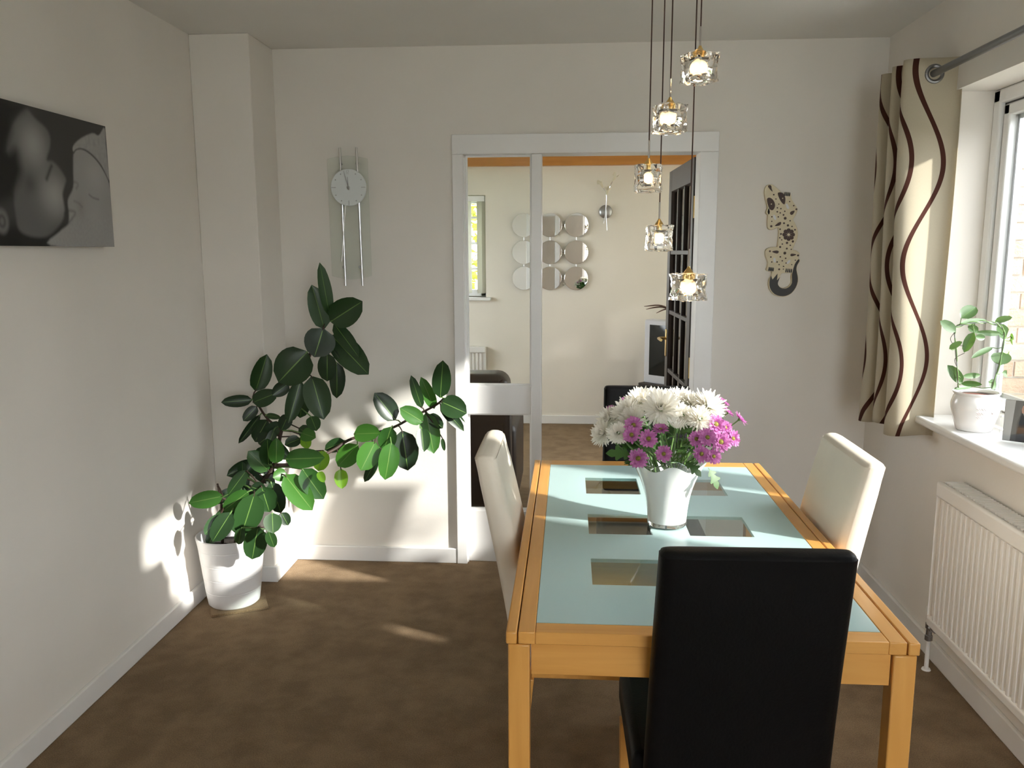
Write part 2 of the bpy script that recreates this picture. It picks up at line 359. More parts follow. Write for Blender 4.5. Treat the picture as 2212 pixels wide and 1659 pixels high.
# ---------------------------------------------------------------- measured outlines (metres)
LEAVES = [(-0.992,3.377,1.239,-1.01,3.333,1.457,0.053),(-1.02,3.388,1.184,-1.05,3.348,1.365,0.082),(-0.984,3.365,1.215,-0.845,3.341,1.299,0.111),(-1.007,3.33,1.189,-1.034,3.29,1.076,0.125),(-0.996,3.414,1.152,-0.837,3.378,0.994,0.108),(-0.98,3.398,1.203,-0.871,3.366,1.069,0.063),(-1.091,3.372,1.087,-1.207,3.329,0.964,0.147),(-1.007,3.375,1.082,-1.015,3.385,0.959,0.074),(-0.981,3.418,1.037,-0.983,3.42,0.88,0.065),(-1.09,3.416,0.976,-1.034,3.379,0.799,0.107),(-0.984,3.382,1.096,-0.955,3.372,1.061,0.017),(-1.336,3.411,0.914,-1.279,3.417,1.068,0.082),(-1.358,3.422,0.872,-1.476,3.377,0.868,0.05),(-1.346,3.402,0.865,-1.239,3.396,0.908,0.07),(-1.186,3.395,0.949,-1.243,3.357,0.904,0.057),(-1.133,3.393,0.964,-1.177,3.349,0.786,0.069),(-1.131,3.425,0.914,-1.154,3.432,0.79,0.07),(-1.329,3.398,0.848,-1.38,3.368,0.79,0.047),(-1.326,3.424,0.807,-1.426,3.411,0.679,0.035),(-1.295,3.422,0.785,-1.359,3.427,0.684,0.074),(-1.289,3.396,0.811,-1.22,3.372,0.806,0.025),(-1.224,3.402,0.774,-1.304,3.38,0.717,0.06),(-1.087,3.371,0.813,-1.055,3.341,0.759,0.057),(-1.156,3.417,0.751,-1.07,3.37,0.722,0.055),(-1.18,3.363,0.823,-1.211,3.354,0.754,0.055),(-1.208,3.266,0.634,-1.195,3.251,0.742,0.061),(-1.244,3.275,0.626,-1.233,3.248,0.742,0.073),(-1.252,3.291,0.596,-1.318,3.254,0.685,0.073),(-1.174,3.29,0.646,-1.0,3.253,0.665,0.08),(-1.167,3.249,0.589,-1.047,3.217,0.451,0.094),(-1.092,3.25,0.615,-1.008,3.249,0.489,0.09),(-1.021,3.316,0.679,-1.042,3.302,0.592,0.064),(-1.171,3.276,0.591,-1.211,3.233,0.583,0.053),(-1.385,3.133,0.53,-1.513,3.098,0.509,0.066),(-1.35,3.258,0.583,-1.345,3.248,0.644,0.036),(-1.325,3.238,0.609,-1.396,3.209,0.511,0.053),(-1.288,3.158,0.544,-1.393,3.138,0.464,0.064),(-1.257,3.14,0.54,-1.318,3.135,0.363,0.109),(-1.225,3.242,0.56,-1.192,3.254,0.421,0.073),(-1.255,3.214,0.548,-1.231,3.226,0.434,0.092),(-1.161,3.069,0.484,-1.149,3.037,0.413,0.067),(-1.149,3.137,0.464,-1.122,3.137,0.411,0.045),(-1.189,3.094,0.4,-1.173,3.105,0.328,0.042),(-1.237,3.108,0.413,-1.27,3.112,0.271,0.087),(-1.337,3.09,0.476,-1.404,3.052,0.366,0.074),(-1.383,3.096,0.463,-1.434,3.055,0.394,0.049),(-1.298,3.092,0.413,-1.322,3.104,0.334,0.04),(-1.133,3.358,0.718,-1.182,3.309,0.704,0.049),(-1.127,3.359,0.743,-1.055,3.321,0.733,0.059),(-1.137,3.403,0.723,-1.105,3.376,0.673,0.048),(-1.02,3.237,0.609,-0.986,3.194,0.578,0.031),(-1.307,3.231,0.542,-1.239,3.209,0.529,0.058),(-0.582,3.68,0.845,-0.56,3.633,1.017,0.082),(-0.664,3.656,0.8,-0.701,3.617,0.951,0.045),(-0.615,3.709,0.788,-0.665,3.668,0.936,0.055),(-0.575,3.668,0.826,-0.459,3.65,0.78,0.098),(-0.559,3.682,0.833,-0.47,3.697,0.724,0.013),(-0.581,3.674,0.811,-0.472,3.658,0.695,0.05),(-0.653,3.71,0.766,-0.617,3.686,0.58,0.088),(-0.647,3.726,0.754,-0.577,3.707,0.697,0.056),(-0.786,3.651,0.744,-0.87,3.628,0.872,0.091),(-0.66,3.656,0.735,-0.758,3.633,0.803,0.073),(-0.805,3.649,0.711,-0.845,3.657,0.596,0.08),(-0.765,3.697,0.682,-0.737,3.68,0.498,0.117),(-0.804,3.634,0.64,-0.826,3.6,0.474,0.091),(-0.971,3.623,0.682,-0.842,3.586,0.697,0.082),(-0.957,3.624,0.631,-1.056,3.631,0.524,0.092),(-0.877,3.63,0.644,-0.934,3.584,0.522,0.098),(-1.026,3.664,0.639,-1.12,3.651,0.598,0.06),(-1.05,3.666,0.505,-1.042,3.642,0.418,0.06),(-0.883,3.685,0.555,-0.944,3.677,0.441,0.044),(-0.582,3.72,0.646,-0.573,3.719,0.585,0.019),(-0.673,3.687,0.7,-0.654,3.643,0.6,0.064)]
STEM_MAIN = [(-1.399,3.22,0.297),(-1.338,3.24,0.462),(-1.242,3.32,0.601),(-1.227,3.4,0.744),(-1.161,3.42,0.922),(-1.102,3.43,1.061),(-1.033,3.43,1.189),(-1.005,3.43,1.228)]
STEM_RIGHT = [(-1.241,3.33,0.609),(-1.154,3.48,0.581),(-1.063,3.6,0.612),(-0.992,3.66,0.651),(-0.825,3.69,0.692),(-0.718,3.7,0.746),(-0.61,3.7,0.803),(-0.571,3.7,0.834)]
STEM_LEFT = [(-1.225,3.4,0.744),(-1.289,3.41,0.792),(-1.335,3.42,0.856),(-1.353,3.42,0.884)]
STEM_LOW = [(-1.348,3.24,0.462),(-1.426,3.22,0.496),(-1.434,3.2,0.561)]
STEM_LOW2 = [(-1.342,3.18,0.323),(-1.233,3.16,0.322),(-1.201,3.15,0.386)]
SPROUT = [(-1.003,3.42,1.216),(-0.981,3.41,1.288)]
WHITE_BLOOMS = [(0.24,2.13,1.1,0.041,'f'),(0.192,2.2,1.105,0.032,'f'),(0.151,2.17,1.08,0.033,'l'),(0.105,2.2,1.055,0.027,'l'),(0.088,2.15,1.026,0.027,'l'),(0.128,2.1,1.038,0.023,'f'),(0.263,2.28,1.101,0.03,'u'),(0.303,2.24,1.105,0.034,'u'),(0.336,2.22,1.097,0.035,'u'),(0.378,2.2,1.095,0.038,'r'),(0.34,2.12,1.074,0.028,'f'),(0.297,2.14,1.078,0.027,'f'),(0.272,2.07,1.062,0.024,'c'),(0.164,2.14,1.065,0.03,'l'),(0.229,2.25,1.109,0.027,'u')]
PURPLE_BLOOMS = [(0.164,2.33,1.08,0.018),(0.117,2.3,1.061,0.014),(0.166,2.09,1.061,0.023),(0.16,2.07,1.04,0.022),(0.201,2.05,1.035,0.023),(0.233,2.08,1.054,0.021),(0.179,2.08,0.976,0.025),(0.24,2.05,0.996,0.021),(0.38,2.12,1.06,0.026),(0.408,2.14,1.047,0.019),(0.325,2.08,1.029,0.021),(0.349,2.06,1.038,0.023),(0.389,2.09,1.02,0.027),(0.427,2.13,1.02,0.021),(0.339,2.08,0.99,0.022),(0.37,2.08,0.984,0.02),(0.43,2.3,1.085,0.019),(0.429,2.22,1.073,0.019),(0.462,2.22,1.055,0.022)]
LIZARD = [(0.8769,1.7859),(0.8669,1.7819),(0.8598,1.7668),(0.8601,1.7448),(0.8664,1.7177),(0.8744,1.6906),(0.8716,1.677),(0.8688,1.6651),(0.8777,1.6565),(0.877,1.6327),(0.8781,1.6088),(0.8838,1.5968),(0.8976,1.5943),(0.9238,1.6035),(0.9286,1.588),(0.9283,1.5572),(0.9271,1.5332),(0.9235,1.5143),(0.9013,1.5133),(0.881,1.5075),(0.874,1.4955),(0.8763,1.4747),(0.887,1.4505),(0.8846,1.4279),(0.8817,1.4158),(0.894,1.4106),(0.906,1.4106),(0.9038,1.3845),(0.8958,1.3705),(0.8952,1.3461),(0.9031,1.3251),(0.9212,1.3059),(0.9458,1.2978),(0.9699,1.2989),(0.9934,1.3112),(1.0111,1.3356),(1.019,1.3635),(1.0171,1.3879),(1.0105,1.4156),(1.0129,1.4364),(1.0223,1.4537),(1.0202,1.4613),(1.0151,1.4613),(1.0192,1.4813),(1.017,1.4899),(1.0047,1.4979),(0.989,1.5038),(0.9962,1.5295),(1.0053,1.5535),(1.0075,1.5775),(1.0011,1.6014),(0.9916,1.6219),(0.9841,1.6356),(0.9933,1.6559),(1.0006,1.6796),(0.9912,1.6966),(0.973,1.7238),(0.9685,1.7458),(0.9581,1.7502),(0.9345,1.7484),(0.924,1.7562),(0.9028,1.7749),(0.8888,1.7844)]
LIZARD_HOLE = [(0.994,1.4035),(0.9927,1.3809),(0.9944,1.3601),(0.985,1.3426),(0.9648,1.3321),(0.9475,1.3339),(0.935,1.3444),(0.9318,1.3601),(0.9382,1.3844),(0.9477,1.4018),(0.9752,1.4025)]
LIZARD_TAIL = [(0.8958,1.3705),(0.9018,1.3897),(0.9085,1.3723),(0.929,1.3984),(0.928,1.3688),(0.9406,1.3844),(0.9341,1.3635),(0.9329,1.3513),(0.9404,1.3391),(0.9545,1.3321),(0.9717,1.3328),(0.9867,1.3433),(0.9945,1.3583),(0.9932,1.3844),(0.994,1.4035),(1.0024,1.4399),(1.0151,1.4599),(1.0209,1.4606),(1.0213,1.452),(1.0129,1.4364),(1.0105,1.4156),(1.0171,1.3879),(1.019,1.3635),(1.0111,1.3356),(0.9934,1.3112),(0.9699,1.2996),(0.9458,1.2985),(0.9212,1.3066),(0.9038,1.3251),(0.8959,1.3461)]
LIZARD_EYES = [[(0.8678,1.7245),(0.8777,1.7312),(0.8916,1.7243),(0.9025,1.7073),(0.9033,1.6904),(0.8954,1.6775),(0.8834,1.6803),(0.8741,1.6973)],[(0.9141,1.7512),(0.9275,1.7535),(0.9397,1.746),(0.9474,1.7273),(0.9467,1.707),(0.9418,1.702),(0.9294,1.7139),(0.9182,1.7343)]]
LIZARD_EYEDOTS = [(0.8878,1.7034),(0.9355,1.7278)]
LIZARD_DOTS = [(0.8964,1.7439,0.0037),(0.9068,1.7252,0.0029),(0.9204,1.7032,0.0029),(0.915,1.6869,0.0033),(0.9302,1.6834,0.0033),(0.9152,1.6699,0.0037),(0.9283,1.6651,0.0033),(0.943,1.6562,0.004),(0.9509,1.6415,0.0063),(0.9468,1.6201,0.0044),(0.9643,1.6104,0.0052),(0.9728,1.6305,0.0033),(0.9822,1.6059,0.0033),(0.931,1.5938,0.0037),(0.9358,1.573,0.0044),(0.9314,1.5565,0.0033),(0.9404,1.5472,0.0029),(0.9639,1.5341,0.0052),(0.944,1.529,0.0033),(0.9351,1.516,0.0048),(0.9645,1.5093,0.004),(0.9566,1.489,0.0063),(0.9378,1.4725,0.0037),(0.9614,1.4662,0.0037),(0.9472,1.4552,0.0033),(0.9248,1.4501,0.0037),(0.934,1.4383,0.0029),(0.9539,1.4303,0.0033),(0.9353,1.4175,0.0044),(0.9642,1.4452,0.0029),(0.9892,1.5402,0.0052),(0.9788,1.5234,0.0033),(0.9838,1.5055,0.0029),(0.9959,1.5912,0.004),(0.8927,1.6483,0.0033),(0.9206,1.6478,0.0033),(0.8933,1.6285,0.0029),(0.8919,1.607,0.0052),(0.8911,1.4975,0.0044),(0.8964,1.4719,0.0037),(0.9015,1.4501,0.0033),(1.0149,1.4786,0.0044),(1.0043,1.4575,0.0029),(0.9895,1.4382,0.0026),(0.9667,1.7137,0.0029),(0.9852,1.696,0.0033),(0.9975,1.6803,0.0044),(0.9477,1.6718,0.0033),(0.9538,1.4185,0.0026)]
LIZARD_DROPS = [[(0.9319,1.6256),(0.934,1.6181),(0.9275,1.6103),(0.9072,1.608),(0.9202,1.6205)],[(0.9702,1.6635),(0.9756,1.6713),(0.99,1.6739),(0.9846,1.66),(0.9763,1.656)],[(0.9004,1.4954),(0.9173,1.5005),(0.9287,1.4981),(0.9281,1.4901),(0.9196,1.4874)],[(0.9816,1.4814),(0.9864,1.4866),(1.0071,1.4831),(0.9938,1.4762),(0.9842,1.4755)],[(0.8693,1.7802),(0.8769,1.7852),(0.8838,1.7818),(0.8861,1.77),(0.8907,1.7571),(0.8812,1.7649)]]
LIZARD_PETALS = [[(0.9696,1.5653),(0.9645,1.5564),(0.9622,1.5489),(0.9658,1.544),(0.9707,1.5427),(0.9754,1.544),(0.9786,1.5488),(0.9755,1.5564)],[(0.9661,1.5667),(0.9561,1.5643),(0.949,1.561),(0.9484,1.5551),(0.951,1.5508),(0.9554,1.5483),(0.9612,1.5493),(0.9642,1.5565)],[(0.9646,1.5701),(0.9554,1.5756),(0.9478,1.5784),(0.9432,1.575),(0.942,1.5702),(0.9436,1.5654),(0.9486,1.5619),(0.956,1.5647)],[(0.9658,1.5735),(0.9629,1.5837),(0.9592,1.5909),(0.9533,1.5919),(0.9491,1.5895),(0.9469,1.5852),(0.9482,1.5794),(0.9555,1.5759)],[(0.9691,1.5749),(0.9741,1.5837),(0.9765,1.5913),(0.9728,1.5961),(0.968,1.5974),(0.9633,1.5961),(0.9601,1.5913),(0.9632,1.5838)],[(0.9725,1.5735),(0.9825,1.5758),(0.9896,1.5792),(0.9903,1.585),(0.9876,1.5894),(0.9832,1.5918),(0.9775,1.5908),(0.9745,1.5836)],[(0.9741,1.5701),(0.9832,1.5646),(0.9909,1.5618),(0.9955,1.5652),(0.9966,1.57),(0.995,1.5748),(0.9901,1.5782),(0.9827,1.5755)],[(0.9729,1.5667),(0.9758,1.5565),(0.9795,1.5492),(0.9854,1.5482),(0.9896,1.5506),(0.9918,1.555),(0.9905,1.5608),(0.9831,1.5642)]]
LIZARD_PALE = [[(0.9503,1.7019),(0.957,1.7036),(0.9656,1.6883),(0.9632,1.6815),(0.9562,1.685)],[(0.8982,1.6547),(0.905,1.6554),(0.9124,1.641),(0.9094,1.6342),(0.9016,1.6394)],[(0.9079,1.466),(0.9154,1.4677),(0.9187,1.4556),(0.9164,1.4477),(0.9094,1.4504)],[(0.9669,1.4451),(0.9742,1.4572),(0.982,1.4579),(0.9814,1.4503),(0.9726,1.4417)]]
LIZARD_CLAWS = [[(0.8873,1.4122),(0.8928,1.4122),(0.894,1.4247),(0.8904,1.4282)],[(0.8934,1.4113),(0.8989,1.4113),(0.9,1.4238),(0.8964,1.4273)],[(0.8994,1.4105),(0.9049,1.4105),(0.9061,1.423),(0.9025,1.4264)],[(0.9055,1.4096),(0.911,1.4096),(0.9121,1.4221),(0.9085,1.4256)],[(0.9624,1.4054),(0.9679,1.4054),(0.969,1.4179),(0.9654,1.4214)],[(0.9702,1.405),(0.9756,1.405),(0.9767,1.4175),(0.9731,1.4209)],[(0.9779,1.4045),(0.9834,1.4045),(0.9845,1.417),(0.9809,1.4205)],[(0.9856,1.4041),(0.9911,1.4041),(0.9922,1.4166),(0.9886,1.42)],[(0.8733,1.6685),(0.8787,1.6685),(0.8799,1.6807),(0.8763,1.6842)],[(0.8746,1.6646),(0.88,1.6645),(0.8812,1.6768),(0.8776,1.6802)],[(0.8759,1.6606),(0.8813,1.6606),(0.8825,1.6728),(0.8789,1.6762)],[(0.9407,1.7393),(0.9461,1.7393),(0.9472,1.7514),(0.9437,1.7548)],[(0.9475,1.7389),(0.9529,1.7388),(0.954,1.751),(0.9505,1.7544)],[(0.9543,1.7384),(0.9597,1.7384),(0.9608,1.7505),(0.9573,1.7539)],[(0.9611,1.7379),(0.9665,1.7379),(0.9676,1.75),(0.9641,1.7534)]]
CANVAS_CORNERS = [(2.7784,1.9159),(2.7865,1.5176),(2.2616,1.9178),(2.2027,1.5206)]
PR_HAIR = [(2.1783,1.914),(2.3139,1.9156),(2.3633,1.9094),(2.3074,1.8716),(2.293,1.8352),(2.2668,1.7777),(2.3086,1.7883),(2.3219,1.7548),(2.3214,1.7195),(2.2824,1.6726),(2.2613,1.6509),(2.1373,1.6377)]
PR_FACE = [(2.3629,1.9064),(2.4078,1.8869),(2.4544,1.8666),(2.4716,1.8445),(2.467,1.8131),(2.4459,1.7737),(2.4763,1.7707),(2.5057,1.7549),(2.5339,1.7256),(2.5255,1.7057),(2.5107,1.6791),(2.5124,1.6536),(2.5141,1.628),(2.4989,1.5985),(2.4566,1.5653),(2.4021,1.5454),(2.3336,1.5473),(2.2892,1.5643),(2.2811,1.6023),(2.2803,1.6579),(2.3007,1.7352),(2.2668,1.7777),(2.2943,1.844)]
PR_BABY = [(2.5916,1.8151),(2.6396,1.8272),(2.6914,1.8131),(2.7369,1.7839),(2.7805,1.7288),(2.785,1.6231),(2.7865,1.5176),(2.4292,1.5206),(2.4775,1.5626),(2.5245,1.5864),(2.5349,1.6193),(2.5355,1.6614),(2.5695,1.7026),(2.5782,1.7618)]
PR_HAT = [(2.5883,1.8309),(2.6325,1.8592),(2.7019,1.8849),(2.7387,1.8831),(2.7779,1.9124),(2.7786,1.8505),(2.782,1.7394),(2.7433,1.7846),(2.6976,1.8138),(2.6455,1.8279),(2.5911,1.8118)]
PR_BAND = [(2.588,1.8098),(2.6039,1.8214),(2.6396,1.8272),(2.6914,1.8131),(2.7428,1.7811),(2.7815,1.7359)]
PR_EYE1 = [(2.4376,1.7175),(2.4538,1.7406),(2.4666,1.7573)]
PR_EYE2 = [(2.6546,1.6853),(2.6776,1.6767),(2.7082,1.6734)]
PR_NOSE = [(2.569,1.6601),(2.5911,1.6548),(2.6099,1.6442)]
PR_MOUTH = [(2.5127,1.6183),(2.5363,1.6291),(2.5694,1.6241),(2.5432,1.6001),(2.525,1.5897)]
PR_EAR = [(2.221,1.5855)]
PR_NOSE2 = [(2.5412,1.7005),(2.5719,1.719),(2.5969,1.7145),(2.5863,1.7006)]
HOYA = [(1.316,2.883,1.274,1.368,2.896,1.313,0.048),(1.333,2.924,1.254,1.425,2.94,1.264,0.022),(1.304,2.89,1.228,1.255,2.893,1.265,0.035),(1.376,2.918,1.222,1.351,2.92,1.154,0.033),(1.466,2.919,1.219,1.378,2.915,1.223,0.02),(1.352,2.909,1.243,1.392,2.914,1.229,0.026),(1.368,2.886,1.213,1.408,2.902,1.205,0.022),(1.449,2.927,1.261,1.49,2.901,1.277,0.022),(1.457,2.928,1.248,1.508,2.946,1.197,0.04),(1.439,2.91,1.172,1.36,2.882,1.142,0.022),(1.476,2.924,1.154,1.466,2.9,1.114,0.062),(1.506,2.928,1.15,1.56,2.931,1.127,0.04),(1.281,2.874,1.172,1.311,2.852,1.198,0.022),(1.348,2.908,1.05,1.295,2.907,1.111,0.037),(1.352,2.915,1.072,1.423,2.931,1.074,0.02),(1.334,2.883,1.051,1.388,2.853,1.053,0.022),(1.392,2.925,1.035,1.314,2.896,1.03,0.015),(1.504,2.923,1.21,1.533,2.898,1.206,0.024),(1.441,2.919,1.053,1.472,2.928,1.031,0.037),(1.484,2.923,1.085,1.518,2.92,1.073,0.026),(1.509,2.923,1.197,1.533,2.903,1.186,0.033)]
HOOP = [(1.333,2.9,1.035),(1.324,2.9,1.104),(1.306,2.9,1.224),(1.309,2.9,1.243),(1.353,2.9,1.255),(1.402,2.9,1.26),(1.446,2.9,1.25),(1.465,2.9,1.231),(1.469,2.9,1.199),(1.461,2.9,1.114),(1.443,2.9,1.036)]

# ================================================================ the setting
XL, XR, YB, YR, ZC, YF = -1.6, 1.36, 3.833, -1.6, 2.4, 7.169
LX0, LX1 = -2.6, 2.7
def build_structure():
    m = MB(); m.box(XL, XR+.27, YR, YB+.1, -.05, 0); m.box(LX0, LX1, YB+.1, YF, -.05, 0)
    struct(m.build('floor', 'carpet'), 'brown carpet running through dining room and lounge')
    m = MB(); m.box(XL-.1, XR+.27, YR, YB+.1, ZC, ZC+.1)
    struct(m.build('ceiling', 'ceiling_paint'), 'plain pale ceiling over the dining room')
    m = MB(); m.box(LX0, LX1, YB+.1, YF, ZC, ZC+.1)
    struct(m.build('ceiling_lounge', 'ceiling_paint'), 'pale ceiling over the lounge')
    m = MB(); m.box(XL-.12, XL, YR, YB, 0, ZC)
    struct(m.build('wall_left', 'wall_paint'), 'cream wall on the left carrying the canvas print')
    m = MB(); m.box(XL, -1.342, 3.548, YB, 0, ZC)
    struct(m.build('wall_nib', 'wall_paint', bevel=.004), 'narrow boxed-out pier in the left corner behind the rubber plant')
    m = MB(); m.box(LX0, -.52, YB, YB+.1, 0, ZC); m.box(.637, XR+.26, YB, YB+.1, 0, ZC); m.box(-.52, .637, YB, YB+.1, 2.005, ZC)
    struct(m.build('wall_back', 'wall_paint'), 'cream back wall with the opening to the lounge')
    m = MB(); m.box(XL-.1, .24, YR-.2, YR, 0, ZC); m.box(1.34, XR+.26, YR-.2, YR, 0, ZC); m.box(.24, 1.34, YR-.2, YR, 2.32, ZC)
    struct(m.build('wall_rear', 'wall_paint'), 'cream wall behind the viewer')
    wy0, wy1, wz0, wz1 = 1.48, 3.19, .857, 2.06
    m = MB(); m.box(XR, XR+.26, YR, wy0, 0, ZC); m.box(XR, XR+.26, wy1, YB, 0, ZC); m.box(XR, XR+.26, wy0, wy1, 0, wz0); m.box(XR, XR+.26, wy0, wy1, wz1, ZC)
    struct(m.build('wall_right', 'wall_paint'), 'cream window wall on the right')
    f = MB(); ya, yb = YR-.14, YR-.08  # unseen glazed door, added to throw fill daylight onto the back wall
    f.box(.24, 1.34, ya, yb, 2.27, 2.32); f.box(.24, 1.34, ya, yb, 0, .07)
    for xx in (.24, 1.29): f.box(xx, xx+.05, ya, yb, 0, 2.32)
    po = struct(f.build('door_fill', 'upvc', bevel=.006), 'white framed glazed door behind the viewer, added for fill daylight')
    f = MB(); f.box(.29, 1.29, ya+.028, ya+.032, .07, 2.27); f.build('pane', 'window_glass', po)
    # lounge shell
    m = MB(); x0, x1, z0, z1 = -2.3, -.72, 1.11, 1.972
    m.box(LX0, x0, YF, YF+.25, 0, ZC); m.box(x1, LX1, YF, YF+.25, 0, ZC); m.box(x0, x1, YF, YF+.25, 0, z0); m.box(x0, x1, YF, YF+.25, z1, ZC)
    struct(m.build('wall_far', 'lounge_paint'), 'cream far wall of the lounge')
    m = MB(); m.box(LX0-.15, LX0, YB, 4.5, 0, ZC); m.box(LX0-.15, LX0, 6.7, YF+.25, 0, ZC); m.box(LX0-.15, LX0, 4.5, 6.7, 0, .9); m.box(LX0-.15, LX0, 4.5, 6.7, 2.1, ZC)
    struct(m.build('wall_lounge_left', 'lounge_paint'), 'cream side wall of the lounge beyond the sofa')
    f = MB()  # unseen opening with frame, added so more sky light reaches the lounge
    for bb in ((4.5, 6.7, .9, .96), (4.5, 6.7, 2.04, 2.1), (4.5, 4.56, .9, 2.1), (6.64, 6.7, .9, 2.1), (5.57, 5.63, .9, 2.1)): f.box(LX0-.11, LX0-.05, *bb)
    w = struct(f.build('window_fill', 'upvc', bevel=.006), 'white framed unseen window added in the lounge side wall for more daylight')
    f = MB(); f.box(LX0-.082, LX0-.078, 4.55, 6.65, .95, 2.05); f.build('pane', 'window_glass', w)
    m = MB(); y0, y1 = 4.15, 7.0
    m.box(LX1, LX1+.2, YB, y0, 0, ZC); m.box(LX1, LX1+.2, y1, YF+.25, 0, ZC); m.box(LX1, LX1+.2, y0, y1, 0, .35); m.box(LX1, LX1+.2, y0, y1, 2.2, ZC)
    struct(m.build('wall_lounge_right', 'lounge_paint'), 'window wall of the lounge hidden behind the open door')
    # lounge right window: frame and vertical blind vanes (unseen, shapes the sun stripes)
    f = MB(); f.box(LX1+.08, LX1+.14, y0, y1, .35, .41); f.box(LX1+.08, LX1+.14, y0, y1, 2.14, 2.2)
    for yy in (y0, 5.17, 6.03, y1-.06): f.box(LX1+.08, LX1+.14, yy, yy+.06, .35, 2.2)
    w = struct(f.build('window_4', 'upvc'), 'white framed lounge side window')
    k = 0; yy = y0+.05
    while yy < y1-.05:
        v = MB(); v.box(-.045, .045, -.001, .001, .4, 2.16, Matrix.Translation((LX1+.04, yy, 0)) @ Matrix.Rotation(.58+.14*math.sin(k*2.3), 4, 'Z'))
        v.build('blind_slat', 'blind', w); yy += .085; k += 1
    # skirting boards
    def sk(name, parts, label):
        m = MB()
        for b in parts: m.box(*b, 0, .075)
        struct(m.build(name, 'white_gloss', bevel=.004), label)
    sk('baseboard_left', [(XL, XL+.016, YR, 3.548-.016)], 'white skirting along the left wall')
    sk('baseboard_nib', [(XL, -1.342+.016, 3.548-.016, 3.548), (-1.342, -1.342+.016, 3.548, YB-.016)], 'white skirting around the corner pier')
    sk('baseboard_back', [(-1.342, -.533, YB-.016, YB), (.652, XR-.016, YB-.016, YB)], 'white skirting along the back wall')
    sk('baseboard_right', [(XR-.016, XR, YR, YB)], 'white skirting under the radiator wall')
    sk('baseboard_far', [(LX0, LX1, YF-.016, YF)], 'white skirting along the lounge far wall')
    # pine cornice in the lounge
    m = MB(); m.box(LX0, LX1, YF-.07, YF, 2.205, 2.36); m.box(LX0, LX1, YF-.085, YF, 2.30, 2.36)
    struct(m.build('trim_2', 'pine', bevel=.003), 'orange pine beam along the top of the lounge far wall')
    # door casing
    m = MB()
    m.box(-.533, -.483, YB-.02, YB+.115, 0, 1.932); m.box(-.5, -.478, YB+.005, YB+.1, 0, 1.92)
    m.box(.572, .652, YB-.02, YB+.0, 0, 1.932); m.box(.572, .64, YB, YB+.115, 0, 1.932)
    m.box(-.533, .652, YB-.02, YB+.115, 1.932, 2.018)
    struct(m.build('trim_1', 'white_gloss', bevel=.003), 'white gloss frame around the lounge opening')
    # glazed side screen
    p = MB(); p.box(-.176, -.128, YB+.0, YB+.1, 0, 1.932)
    s = struct(p.build('window_2', 'white_gloss', bevel=.003), 'white glazed side screen with a clear upper pane beside the doorway')
    m = MB(); m.box(-.478, -.176, YB+.02, YB+.085, .735, .872); m.build('transom', 'white_gloss', s, bevel=.003)
    m = MB(); m.box(-.478, -.176, YB+.02, YB+.085, 0, .258); m.build('bottom_panel', 'white_gloss', s, bevel=.003)
    for z0, z1 in ((.872, 1.932), (.258, .735)):
        m = MB(); m.box(-.478, -.176, YB+.05, YB+.054, z0, z1); m.build('pane', 'window_glass', s)
        m = MB()
        for b in ((-.478, -.470, z0, z1), (-.184, -.176, z0, z1), (-.47, -.184, z0, z0+.008), (-.47, -.184, z1-.008, z1)): m.box(b[0], b[1], YB+.04, YB+.05, b[2], b[3])
        m.build('glazing_bead', 'white_gloss', s)
    # far lounge window
    m = MB(); x0, x1, z0, z1 = -2.3, -.72, 1.11, 1.972; yg = YF+.12
    for b in ((x0, x1, z0, z0+.06), (x0, x1, z1-.06, z1), (x0, x0+.06, z0, z1), (x1-.06, x1, z0, z1), (-1.54, -1.47, z0, z1)): m.box(b[0], b[1], yg, yg+.06, b[2], b[3])
    w = struct(m.build('window_3', 'upvc', bevel=.006), 'small white lounge window with blinds, on the far wall')
    m = MB(); m.box(x0+.05, x1-.05, yg+.03, yg+.034, z0+.05, z1-.05); m.build('pane', 'window_glass', w)
    m = MB(); m.box(x0-.04, x1+.045, YF-.05, YF+.12, z0-.03, z0); m.build('window_sill', 'white_gloss', w, bevel=.006)
    for k in range(3):
        m = MB()
        m.box(x0+.1, x1-.08, yg-.004, yg+.01, z0+.23+k*.22, z0+.25+k*.22)
        m.build('glazing_bar', 'upvc', w)
    m = MB(); m.box(x0+.02, x1-.01, YF+.02, YF+.07, z1-.05, z1-.005); m.build('blind_rail', 'upvc', w)
    for xx, a in ((-.865, 1.25), (-.765, .75), (-.735, 1.1), (-2.25, 1.2), (-2.21, 1.0), (-2.17, 1.1)):
        m = MB(); m.box(-.043, .043, -.001, .001, z0+.03, z1-.05, Matrix.Translation((xx, YF+.05, 0)) @ Matrix.Rotation(a, 4, 'Z')); m.build('blind_slat', 'blind', w)
    # main window on the right
    wy0, wy1, wz0, wz1 = 1.48, 3.19, .885, 2.06
    xf0, xf1 = 1.505, 1.565
    m = MB(); t = .05
    m.box(xf0, xf1, wy0, wy1, wz0, wz0+t); m.box(xf0, xf1, wy0, wy1, wz1-t, wz1)
    m.box(xf0, xf1, wy0, wy0+t, wz0, wz1); m.box(xf0, xf1, wy1-t, wy1, wz0, wz1); m.box(xf0, xf1, 2.24, 2.31, wz0, wz1)
    w = struct(m.build('window_1', 'upvc', bevel=.008, seg=3), 'wide white framed window on the right above the sill')
